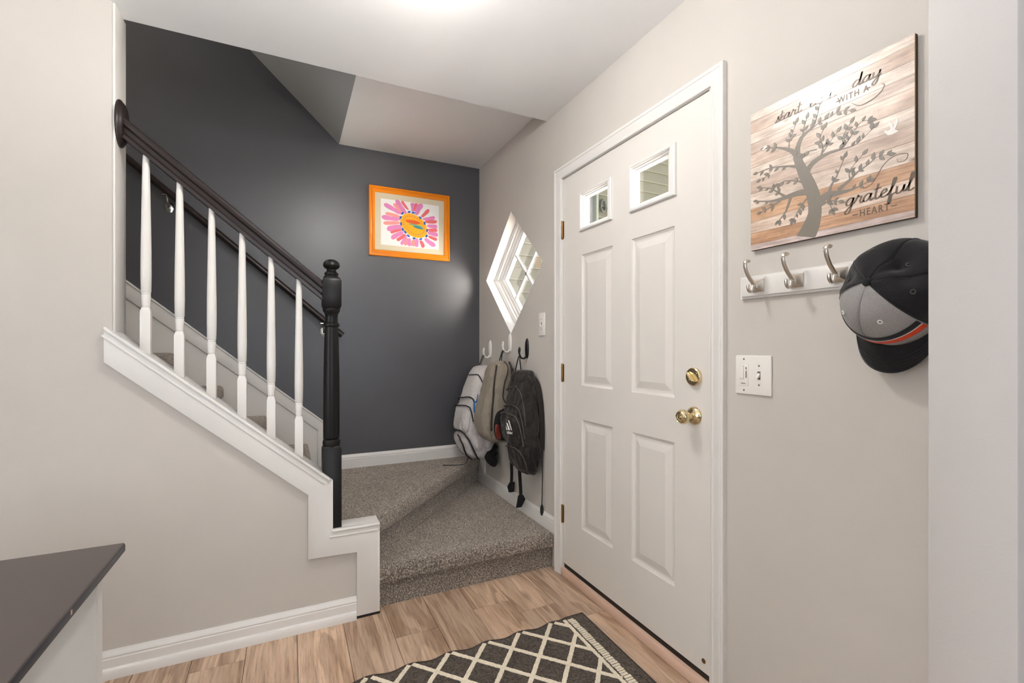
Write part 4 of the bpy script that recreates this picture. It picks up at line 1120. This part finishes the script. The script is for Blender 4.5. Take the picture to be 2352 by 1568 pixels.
# ================================================================== HOOK RACK
hk = thing('coat_hook_rack', (XR, 0.78, 1.355), 'white coat rack board with brushed nickel double hooks', 'coat rack')
MB().box(XR - 0.010, 0.535, 1.355, XR, 1.023, 1.424).build('back_board', 'white', hk)
MB().box(XR - 0.017, 0.541, 1.361, XR - 0.009, 1.017, 1.418).build('raised_board', 'white', hk, bevel=0.003, seg=2)
XB_ = XR - 0.017
hook0 = None
def make_hook(y, z):
    """square plate and pyramid in nickel, long upper prong, short lower prong"""
    b = MB()
    def ring(x, h): return [(x, y - h, z - h), (x, y + h, z - h), (x, y + h, z + h), (x, y - h, z + h)]
    b.loops([ring(XB_, 0.0195), ring(XB_ - 0.003, 0.0195), ring(XB_ - 0.004, 0.0185), ring(XB_ - 0.017, 0.0085), ring(XB_ - 0.022, 0.0082)], cap_first=True, cap_last=True)
    o = lab(b.build('double_hook', 'nickel', hk, bevel=0.0006, seg=1), 'brushed nickel double hook')
    up = catmull([(XB_ - 0.018, y, z + 0.000), (XB_ - 0.030, y, z + 0.010), (XB_ - 0.046, y, z + 0.026), (XB_ - 0.057, y, z + 0.044), (XB_ - 0.061, y, z + 0.060), (XB_ - 0.059, y, z + 0.068), (XB_ - 0.052, y, z + 0.071), (XB_ - 0.046, y, z + 0.069)], 5)
    n = len(up)
    MB().tube(up, [0.0072 - 0.0012 * math.sin(math.pi * i / n) + (0.0012 if i > n - 8 else 0) for i in range(n)], 10, flat=0.62, up=(0, 0, 1)).build('upper_prong', 'nickel', o, smooth=True, angle=60)
    dn = catmull([(XB_ - 0.016, y, z + 0.004), (XB_ - 0.026, y, z - 0.004), (XB_ - 0.030, y, z - 0.016), (XB_ - 0.038, y, z - 0.021), (XB_ - 0.046, y, z - 0.015), (XB_ - 0.048, y, z - 0.005), (XB_ - 0.045, y, z - 0.001)], 5)
    MB().tube(dn, 0.0046, 10, flat=0.9).build('lower_prong', 'nickel', o, smooth=True, angle=60)
    return o
HY = [0.955, 0.836, 0.722, 0.600]
h0 = make_hook(HY[0], 1.391)
kids = list(h0.children)
for y in HY[1:]:
    c = share(h0, (0, y - HY[0], 0), hk); c['label'] = 'brushed nickel double hook'
    for ch in kids:
        if y == HY[3] and ch.name.startswith('upper'):
            continue                      # inside the cap's crown
        share(ch, (0, 0, 0), c)

# ================================================================== BASEBALL CAP hanging crown-out on the last hook
cp = thing('baseball_cap', (XR - 0.05, 0.60, 1.15), 'black and grey baseball cap with an orange stripe hanging on the rack', 'cap')
CA = Vector((-1.0, 0.10, 0.16)).normalized()          # from opening to button
CF = Vector((-0.12, 0.34, -1.0)); CF = (CF - CA * CF.dot(CA)).normalized()   # front of the cap, downwards
CS = CA.cross(CF)
if CS.y > 0: CS = -CS                                  # CS points to -Y, towards the viewer
CC = Vector((XR - 0.062, 0.566, 1.326))
CRr, CHh = 0.105, 0.118
def cpt(phi, psi, lift=0.0):
    """phi: 0 front, + towards viewer; psi: 0 button .. 1 rim"""
    a = psi * math.pi / 2
    r = (CRr + lift) * (math.sin(a) ** 0.92 if a > 0 else 0)
    r *= 1.0 + 0.12 * math.cos(phi) * math.cos(phi) + 0.02 * math.cos(3 * phi)
    h = (CHh + lift) * (max(math.cos(a), 0.0) ** 0.80)
    p = CC + CF * (r * math.cos(phi)) + CS * (r * math.sin(phi)) + CA * h
    # soft dents in the unstructured rear panels
    d = abs((phi + math.pi) % (2 * math.pi) - math.pi)
    back = max(0.0, min(1.0, (d - 1.25) / 0.5))
    p += (p - CC).normalized() * (-0.030 * back * math.exp(-((psi - 0.42) / 0.22) ** 2) * (0.5 + 0.5 * math.sin(phi * 2.7 + 0.4)))
    fold = math.exp(-((phi - 1.95) / 0.30) ** 2) * math.exp(-((psi - 0.45) / 0.20) ** 2) + 0.8 * math.exp(-((phi - 2.75) / 0.25) ** 2) * math.exp(-((psi - 0.36) / 0.20) ** 2)
    p -= (p - CC).normalized() * 0.014 * fold
    p += (p - CC).normalized() * 0.004 * back * noise.noise(Vector((phi * 2.2, psi * 4, 1.7)))
    return p
NPAN = 6
for k in range(NPAN):
    a0 = k * math.pi / 3; a1 = a0 + math.pi / 3
    mat = 'capgrey' if k in (0, 5) else 'capblack'
    o = MB().grid(lambda u, v: cpt(a0 + (a1 - a0) * u, 0.02 + 0.98 * v, 0.0015 * math.sin(math.pi * u) ** 0.5 if 0 < u < 1 else 0), 15, 22).build('crown_panel', mat, cp, smooth=True, angle=180, thick=0.002)
    lab(o, 'grey front crown panel' if mat == 'capgrey' else 'black crown panel')
    # stitched seam and eyelet
    MB().tube([cpt(a0, 0.04 + 0.95 * i / 20, 0.0006) for i in range(21)], 0.0011, 6).build('seam', mat, o, smooth=True)
    am = (a0 + a1) / 2
    e = cpt(am, 0.50, 0.003); e2 = cpt(am, 0.50, 0.012)
    nrm = (e2 - e).normalized()
    T = nrm.orthogonal().normalized(); B = nrm.cross(T)
    ring = [e + T * 0.0042 * math.cos(t) + B * 0.0042 * math.sin(t) for t in [2 * math.pi * i / 14 for i in range(15)]]
    MB().tube(ring, 0.0014, 6).build('eyelet', 'capwhite' if mat == 'capgrey' else 'zipgrey', o, smooth=True)
MB().lathe([(0, -0.004), (0.008, -0.003), (0.0095, 0.001), (0.008, 0.0055), (0.004, 0.008), (0, 0.0085)], cpt(0, 0.0), CA, 18).build('button', 'capblack', cp, smooth=True)
def band(name, mat, p0, p1, lift, ang=1.02):
    def f(u, v):
        phi = -ang + 2 * ang * u
        return cpt(phi, p0 + (p1 - p0) * v, lift)
    MB().grid(f, 25, 5).build(name, mat, cp, smooth=True, angle=180, thick=0.0006)
band('black_stripe', 'capblack', 0.745, 0.818, 0.0032)
band('white_stripe', 'capwhite', 0.818, 0.830, 0.0034)
band('orange_stripe', 'caporange', 0.830, 0.905, 0.0032)
# embroidered flag mark on the near side panel
fm = MB()
def sidepatch(pts):
    n = len(pts)
    fm.add([cpt(1.72 + q[0], 0.84 + q[1], 0.0035) for q in pts], [tuple(range(n))])
for r in range(3):
    z0, z1 = -0.11 + r * 0.065, -0.11 + r * 0.065 + 0.036
    sidepatch([(-0.09 + 0.03 * (2 - r), z0), (0.10, z0), (0.10, z1), (-0.12 + 0.03 * (2 - r), z1)])
fm.build('side_emblem', 'capwhite', cp, thick=0.0005)
# brim: a curved blade leaving the front rim
def brim(u, v):
    phi = -1.10 + 2.20 * u
    root = cpt(phi, 1.0, 0.0)
    ln = 0.074 * (max(0.0, 1 - abs(2 * u - 1) ** 2.6)) ** 0.55
    d = (CF * 0.80 - CA * 0.45).normalized()
    droop = -CA * 0.0
    p = root + d * (ln * v) + CF * 0.0
    lat_ = math.sin(phi)
    p -= CA * (0.020 * lat_ * lat_ * v)
    return p
bo = MB().grid(brim, 41, 12).build('brim', 'capblack', cp, smooth=True, angle=180, thick=0.0035)
for v in (0.45, 0.58, 0.71, 0.84):
    MB().tube([brim(0.06 + 0.88 * i / 30, v) + CA * 0.0008 for i in range(31)], 0.0007, 5).build('stitch_line', 'zip', bo)
MB().tube([cpt(-math.pi + 2 * math.pi * i / 48, 1.0, -0.0005) for i in range(49)], 0.0022, 6).build('sweatband', 'capblack', cp, smooth=True)

# ================================================================== STICK-ON HOOKS
def stick_hook(y, z, mat, label, tilt=0.0):
    t = thing('adhesive_hook', (XR, y, z - 0.06), label, 'hook', 'hooks over the winder steps')
    o = MB().lathe([(0, 0), (0.021, 0), (0.021, 0.004), (0.018, 0.009), (0.010, 0.012), (0, 0.0125)], (XR, y, z), (-1, 0, 0), 28, sx=2.9, sy=1.0).build('base_plate', mat, t, smooth=True)
    pth = catmull([(XR - 0.008, y, z - 0.045), (XR - 0.020, y, z - 0.060), (XR - 0.040, y, z - 0.058), (XR - 0.052, y, z - 0.040), (XR - 0.055, y, z - 0.018)], 5)
    MB().tube(pth, 0.0055, 10).build('prong', mat, t, smooth=True)
    MB().lathe([(0, -0.004), (0.008, -0.003), (0.010, 0.002), (0.008, 0.006), (0, 0.008)], (XR - 0.053, y, z - 0.012), (-1, 0, 0.1), 18, sx=2.2).build('prong_tip', mat, t, smooth=True)
    return t
stick_hook(3.085, 1.190, 'plastic', 'white stick-on hook nearest the charcoal wall')
stick_hook(2.752, 1.232, 'plastic', 'white stick-on hook right below the diamond window')
stick_hook(2.512, 1.195, 'blackplastic', 'black stick-on hook holding the black backpack')

# ================================================================== BACKPACKS
class Bag:
    """closed body lofted through levels (z, yc, half width, back x, front x, exponent)"""
    def __init__(s, levels, wr=0.006, seed=0.0):
        s.lv = levels; s.wr = wr; s.seed = seed
        s.path = catmull([Vector((l[0], l[1], l[2])) for l in levels], 6)
        s.path2 = catmull([Vector((l[3], l[4], l[5])) for l in levels], 6)
    def at(s, h):
        n = len(s.path) - 1; t = max(0.0, min(0.99999, h)) * n; i = int(t); f = t - i
        a = s.path[i].lerp(s.path[i + 1], f); b = s.path2[i].lerp(s.path2[i + 1], f)
        return a.x, a.y, a.z, b.x, b.y, b.z
    def raw(s, th, h, off=0.0):
        z, yc, hw, xb, xf, n = s.at(h)
        xm, dx = (xb + xf) / 2, abs(xb - xf) / 2
        c, sn = math.cos(th), math.sin(th); e = 2.0 / n
        x = xm + (dx + off) * math.copysign(abs(c) ** e, c)
        y = yc + (hw + off) * math.copysign(abs(sn) ** e, sn)
        return Vector((min(x, XR - 0.002), y, z))
    def pt(s, th, h, off=0.0):
        p = s.raw(th, h, off)
        q = Vector((p.x * 9 + s.seed, p.y * 9, p.z * 4.0))
        w = noise.noise(q) * 0.8 + 0.55 * noise.noise(q * 2.3 + Vector((3, 1, 7))) - 0.45 * abs(noise.noise(q * 1.7 + Vector((5, 2, 1))))
        r1 = 1 - min(1.0, abs(noise.noise(Vector((p.x * 13 + s.seed, p.y * 13, p.z * 5.5 + 2))) * 2.2))
        r2 = 1 - min(1.0, abs(noise.noise(Vector((p.x * 22, p.y * 22 + s.seed, p.z * 11 + 9))) * 2.6))
        w -= 0.9 * r1 ** 3 + 0.45 * r2 ** 3
        c = Vector((0.5 * (s.at(h)[3] + s.at(h)[4]), s.at(h)[1], p.z))
        d = (p - c); d.z = 0
        if d.length > 1e-6: p = p + d.normalized() * w * s.wr * min(1.0, d.length / 0.04)
        p.x = min(p.x, XR - 0.002)
        return p
    def body(s, name, mat, parent, nu=72, nv=72):
        m = MB()
        m.grid(lambda u, v: s.pt(2 * math.pi * u, v), nu, nv, cu=True)
        m.f.append(tuple(range(nu))); m.f.append(tuple((nv - 1) * nu + i for i in range(nu)))
        return m.build(name, mat, parent, smooth=True, angle=180)
    def patch(s, name, mat, parent, th0, th1, h0, h1, bulge, nu=26, nv=22, rnd=4.0):
        def f(u, v):
            k = (1 - abs(2 * u - 1) ** rnd) * (1 - abs(2 * v - 1) ** rnd)
            # rounded plan: pull the corners in
            uu = 0.5 + (u - 0.5) * (1 - 0.25 * abs(2 * v - 1) ** 4)
            vv = 0.5 + (v - 0.5) * (1 - 0.20 * abs(2 * u - 1) ** 4)
            return s.pt(th0 + (th1 - th0) * uu, h0 + (h1 - h0) * vv, -0.004 + bulge * max(k, 0) ** 0.6)
        return MB().grid(f, nu, nv).build(name, mat, parent, smooth=True, angle=180)
    def line(s, name, mat, parent, pts, r, off=0.002, flat=1.0):
        pp = catmull([Vector((a, b, 0)) for a, b in pts], 7)
        return MB().tube([s.pt(p.x, p.y, off) for p in pp], r, 7).build(name, mat, parent, smooth=True)
def webbing(name, pts, w, t, parent, mat='strap', up=(1, 0, 0)):
    return MB().tube(catmull(pts, 6), w / 2, 4, flat=t / w * 1.0, up=up).build(name, mat, parent, smooth=True, angle=50)
PI = math.pi

# ---- pale grey backpack, next to the charcoal wall
g1 = thing('school_backpack', (1.17, 3.02, 0.42), 'pale grey backpack with black zips hanging against the charcoal wall', 'backpack', 'school backpacks on wall hooks')
B1 = Bag([(1.075, 3.045, 0.030, 1.262, 1.205, 2.2), (1.060, 3.045, 0.095, 1.285, 1.175, 2.6), (1.00, 3.04, 0.125, 1.295, 1.140, 2.8), (0.86, 3.035, 0.138, 1.298, 1.085, 3.0), (0.74, 3.03, 0.142, 1.298, 1.060, 3.0), (0.62, 3.03, 0.142, 1.296, 1.050, 3.0), (0.52, 3.03, 0.132, 1.290, 1.075, 2.8), (0.455, 3.03, 0.105, 1.28, 1.115, 2.5), (0.435, 3.03, 0.04, 1.24, 1.17, 2.2)], 0.010, 2.1)
body = B1.body('bag_body', 'bagwhite', g1)
B1.patch('front_pocket', 'bagwhite', g1, PI - 0.95, PI + 0.95, 0.62, 0.93, 0.030)
B1.patch('front_pocket', 'bagwhite', g1, PI - 0.90, PI + 0.90, 0.42, 0.63, 0.022)
B1.patch('side_pocket', 'bagwhite', g1, 1.5 * PI - 0.75, 1.5 * PI + 0.55, 0.62, 0.94, 0.010)
for a, b in (((PI + 0.1, 0.34), (PI + 1.25, 0.30)), ):
    pass
B1.line('zip', 'zip', g1, [(PI - 0.2, 0.24), (PI + 0.6, 0.23), (PI + 1.15, 0.27), (PI + 1.45, 0.31)], 0.004, 0.003)
B1.line('zip', 'zip', g1, [(PI - 0.6, 0.40), (PI + 0.3, 0.37), (PI + 0.9, 0.38), (PI + 1.2, 0.45)], 0.0045, 0.012)
B1.line('zip', 'zip', g1, [(PI - 0.5, 0.45), (PI + 0.3, 0.425), (PI + 0.85, 0.44), (PI + 1.12, 0.53)], 0.0045, 0.022)
B1.line('zip', 'zip', g1, [(PI - 0.4, 0.62), (PI + 0.3, 0.60), (PI + 0.8, 0.64), (PI + 1.05, 0.74), (PI + 1.12, 0.90)], 0.0055, 0.026)
B1.line('zip', 'zip', g1, [(PI + 0.15, 0.63), (PI + 0.42, 0.70), (PI + 0.45, 0.80), (PI + 0.55, 0.92)], 0.0055, 0.034)
webbing('carry_loop', [(1.225, 3.10, 1.065), (1.245, 3.088, 1.135), (1.258, 3.085, 1.142), (1.235, 3.075, 1.10), (1.22, 3.06, 1.062)], 0.018, 0.003, g1)
webbing('hanging_strap', [(1.10, 2.98, 0.48), (1.09, 2.99, 0.42), (1.06, 3.02, 0.400), (0.99, 3.06, 0.396), (0.95, 3.08, 0.396)], 0.016, 0.003, g1, up=(0, 0, 1))
MB().tube(catmull([(1.27, 2.95, 0.52), (1.22, 2.90, 0.47), (1.25, 2.88, 0.43), (1.285, 2.95, 0.46)], 6), 0.035, 12, flat=0.6).build('padded_strap', 'strap', g1, smooth=True)

# ---- little sanitizer bottle clipped to the pale bag
hs = thing('sanitizer_bottle', (1.128, 2.905, 0.735), 'small clear sanitizer bottle in a blue holder clipped to the pale backpack', 'bottle')
MB().lathe([(0, 0), (0.011, 0), (0.0135, 0.004), (0.0135, 0.052), (0.010, 0.058), (0, 0.060)], (1.115, 2.868, 0.775), n=16, sy=0.7).build('bottle_body', 'clearbottle', hs, smooth=True)
MB().lathe([(0, 0), (0.008, 0), (0.008, 0.024), (0, 0.024)], (1.115, 2.868, 0.752), n=14).build('bottle_cap', 'blackplastic', hs, smooth=True)
MB().tube(catmull([(1.098, 2.864, 0.775), (1.097, 2.864, 0.83), (1.112, 2.866, 0.845), (1.126, 2.866, 0.835)], 5), 0.0048, 8).build('silicone_holder', 'bluegel', hs, smooth=True)
webbing('silicone_loop', [(1.112, 2.866, 0.84), (1.120, 2.868, 0.868), (1.126, 2.872, 0.892)], 0.014, 0.004, hs, 'bluegel')

# ---- heather grey backpack, in the middle
g2 = thing('school_backpack', (1.18, 2.72, 0.60), 'heather grey canvas backpack with a mesh side pocket between two others', 'backpack', 'school backpacks on wall hooks')
B2 = Bag([(1.115, 2.745, 0.030, 1.270, 1.215, 2.2), (1.10, 2.742, 0.085, 1.290, 1.165, 2.6), (1.04, 2.735, 0.110, 1.296, 1.135, 2.9), (0.92, 2.725, 0.122, 1.298, 1.105, 3.2), (0.80, 2.72, 0.126, 1.298, 1.085, 3.2), (0.70, 2.72, 0.124, 1.296, 1.082, 3.2), (0.645, 2.72, 0.112, 1.29, 1.100, 2.8), (0.612, 2.72, 0.085, 1.28, 1.125, 2.5), (0.602, 2.72, 0.03, 1.24, 1.17, 2.2)], 0.012, 8.4)
B2.body('bag_body', 'baggrey', g2)
B2.patch('front_pocket', 'baggrey', g2, PI - 0.85, PI + 0.85, 0.38, 0.90, 0.020)
B2.line('zip', 'zip', g2, [(PI + 0.78, 0.16), (PI + 0.86, 0.30), (PI + 0.93, 0.45), (PI + 0.93, 0.64)], 0.0055, 0.006)
B2.line('zip', 'zip', g2, [(1.5 * PI + 0.62, 0.10), (1.5 * PI + 0.52, 0.25), (1.5 * PI + 0.55, 0.45), (1.5 * PI + 0.70, 0.62)], 0.0062, 0.003)
B2.line('zip', 'zip', g2, [(1.5 * PI - 0.05, 0.08), (1.5 * PI + 0.12, 0.18), (1.5 * PI - 0.05, 0.36), (1.5 * PI + 0.1, 0.50), (1.5 * PI + 0.18, 0.66)], 0.0035, 0.004)
mp = B2.patch('mesh_pocket', 'mesh', g2, 1.5 * PI - 0.52, 1.5 * PI + 0.80, 0.47, 0.84, 0.016)
B2.patch('snack_wrapper', 'wrapper', g2, 1.5 * PI - 0.42, 1.5 * PI - 0.05, 0.56, 0.80, 0.022, 12, 12)
B2.patch('back_pad', 'mesh', g2, 1.5 * PI + 0.85, 1.5 * PI + 1.5, 0.08, 0.55, 0.010)
webbing('carry_loop', [(1.232, 2.77, 1.10), (1.250, 2.757, 1.172), (1.260, 2.752, 1.180), (1.242, 2.742, 1.15), (1.232, 2.73, 1.10)], 0.018, 0.003, g2)
webbing('hanging_strap', [(1.255, 2.66, 0.66), (1.262, 2.655, 0.55), (1.270, 2.655, 0.42), (1.268, 2.655, 0.345)], 0.034, 0.003, g2, up=(-0.3, 1, 0))
MB().prism([(1.256, 0.350), (1.240, 0.325), (1.250, 0.288), (1.286, 0.288), (1.290, 0.350)], 'y', 2.651, 2.659).build('strap_end', 'strap', g2)

# ---- black backpack, next to the door
g3 = thing('school_backpack', (1.19, 2.44, 0.46), 'black nylon backpack with a three-bar emblem hanging next to the door', 'backpack', 'school backpacks on wall hooks')
B3 = Bag([(1.068, 2.445, 0.035, 1.272, 1.230, 2.2), (1.058, 2.440, 0.080, 1.290, 1.192, 2.5), (1.00, 2.430, 0.102, 1.297, 1.168, 2.7), (0.90, 2.416, 0.116, 1.299, 1.142, 2.9), (0.80, 2.404, 0.126, 1.299, 1.124, 2.9), (0.70, 2.396, 0.130, 1.299, 1.128, 2.8), (0.60, 2.394, 0.128, 1.298, 1.146, 2.7), (0.52, 2.394, 0.110, 1.292, 1.175, 2.5), (0.482, 2.396, 0.076, 1.285, 1.205, 2.3), (0.472, 2.396, 0.03, 1.26, 1.225, 2.2)], 0.015, 5.3)
B3.body('bag_body', 'bagblack', g3, 88, 88)
B3.patch('front_pocket', 'bagblack', g3, PI - 0.95, PI + 1.0, 0.40, 0.62, 0.028)
B3.patch('front_pocket', 'bagblack', g3, PI - 0.90, PI + 0.95, 0.60, 0.84, 0.018)
B3.patch('side_pocket', 'mesh', g3, 1.5 * PI - 0.35, 1.5 * PI + 0.75, 0.60, 0.92, 0.008)
B3.patch('top_flap', 'bagblack', g3, PI - 0.6, PI + 1.35, 0.05, 0.22, 0.014)
B3.line('piping', 'zipgrey', g3, [(PI - 0.6, 0.28), (PI + 0.2, 0.25), (PI + 0.8, 0.28), (PI + 1.15, 0.36), (PI + 1.3, 0.48)], 0.004, 0.003)
B3.line('piping', 'zipgrey', g3, [(PI - 0.6, 0.385), (PI + 0.2, 0.36), (PI + 0.75, 0.38), (PI + 1.05, 0.45), (PI + 1.15, 0.56)], 0.004, 0.006)
B3.line('piping', 'zipgrey', g3, [(PI - 0.6, 0.43), (PI + 0.2, 0.41), (PI + 0.7, 0.43), (PI + 0.95, 0.50), (PI + 1.02, 0.60)], 0.0045, 0.021)
B3.line('piping', 'zipgrey', g3, [(PI - 0.6, 0.64), (PI + 0.2, 0.615), (PI + 0.7, 0.64), (PI + 0.95, 0.70), (PI + 1.0, 0.78)], 0.004, 0.016)
B3.line('side_seam', 'zip', g3, [(1.5 * PI + 0.35, 0.10), (1.5 * PI + 0.25, 0.3), (1.5 * PI + 0.3, 0.6), (1.5 * PI + 0.2, 0.92)], 0.003, 0.001)
# shoulder strap folded down the wall side
webbing('shoulder_strap', [(1.275, 2.42, 1.045), (1.285, 2.345, 0.99), (1.290, 2.312, 0.88), (1.290, 2.298, 0.74), (1.290, 2.300, 0.62)], 0.040, 0.012, g3, 'bagblack', up=(0, 1, 0))
webbing('carry_loop', [(1.240, 2.545, 1.052), (1.252, 2.525, 1.135), (1.258, 2.512, 1.142), (1.250, 2.500, 1.125), (1.248, 2.478, 1.055)], 0.016, 0.003, g3)
webbing('hanging_strap', [(1.245, 2.50, 0.50), (1.248, 2.495, 0.42), (1.252, 2.492, 0.33), (1.250, 2.492, 0.29)], 0.036, 0.003, g3, up=(-0.3, 1, 0))
MB().prism([(1.236, 0.318), (1.222, 0.246), (1.256, 0.246), (1.282, 0.290), (1.266, 0.318)], 'y', 2.488, 2.496).build('strap_end', 'strap', g3)
webbing('hanging_cord', [(1.288, 2.300, 0.66), (1.292, 2.300, 0.50), (1.292, 2.302, 0.38), (1.290, 2.302, 0.31)], 0.007, 0.003, g3, up=(0, 1, 0))
MB().lathe([(0, -0.034), (0.006, -0.032), (0.011, -0.015), (0.011, 0.010), (0.005, 0.028), (0, 0.030)], (1.290, 2.302, 0.285), n=10, sy=0.5).build('cord_buckle', 'blackplastic', g3, smooth=True)
# three slanted bars and wordmark on the front pocket
em = MB()
def front_pt(a, b):          # a across (towards viewer's right), b up; metres on the pocket face
    th = PI + 0.40 + a * 7.5
    return B3.pt(th, 0.505 - b * 1.75, 0.034)
for i, (a, h) in enumerate(((-0.020, 0.014), (-0.006, 0.025), (0.008, 0.036))):
    w = 0.0095
    top = h
    em.add([front_pt(a - 0.006, 0), front_pt(a - 0.006 + w, 0), front_pt(a - 0.017 + w, top * 0.92), front_pt(a - 0.017, top)], [(0, 1, 2, 3)])
em.build('bar_emblem', 'capwhite', g3, thick=0.0006)
pts, fs = print_text('adidas', 0, 0, 0.0150, 1.0)
MB().add([front_pt(-0.008 + p[0], -0.009 + p[1]) for p in pts], fs).build('emblem_lettering', 'capwhite', g3, thick=0.0005)
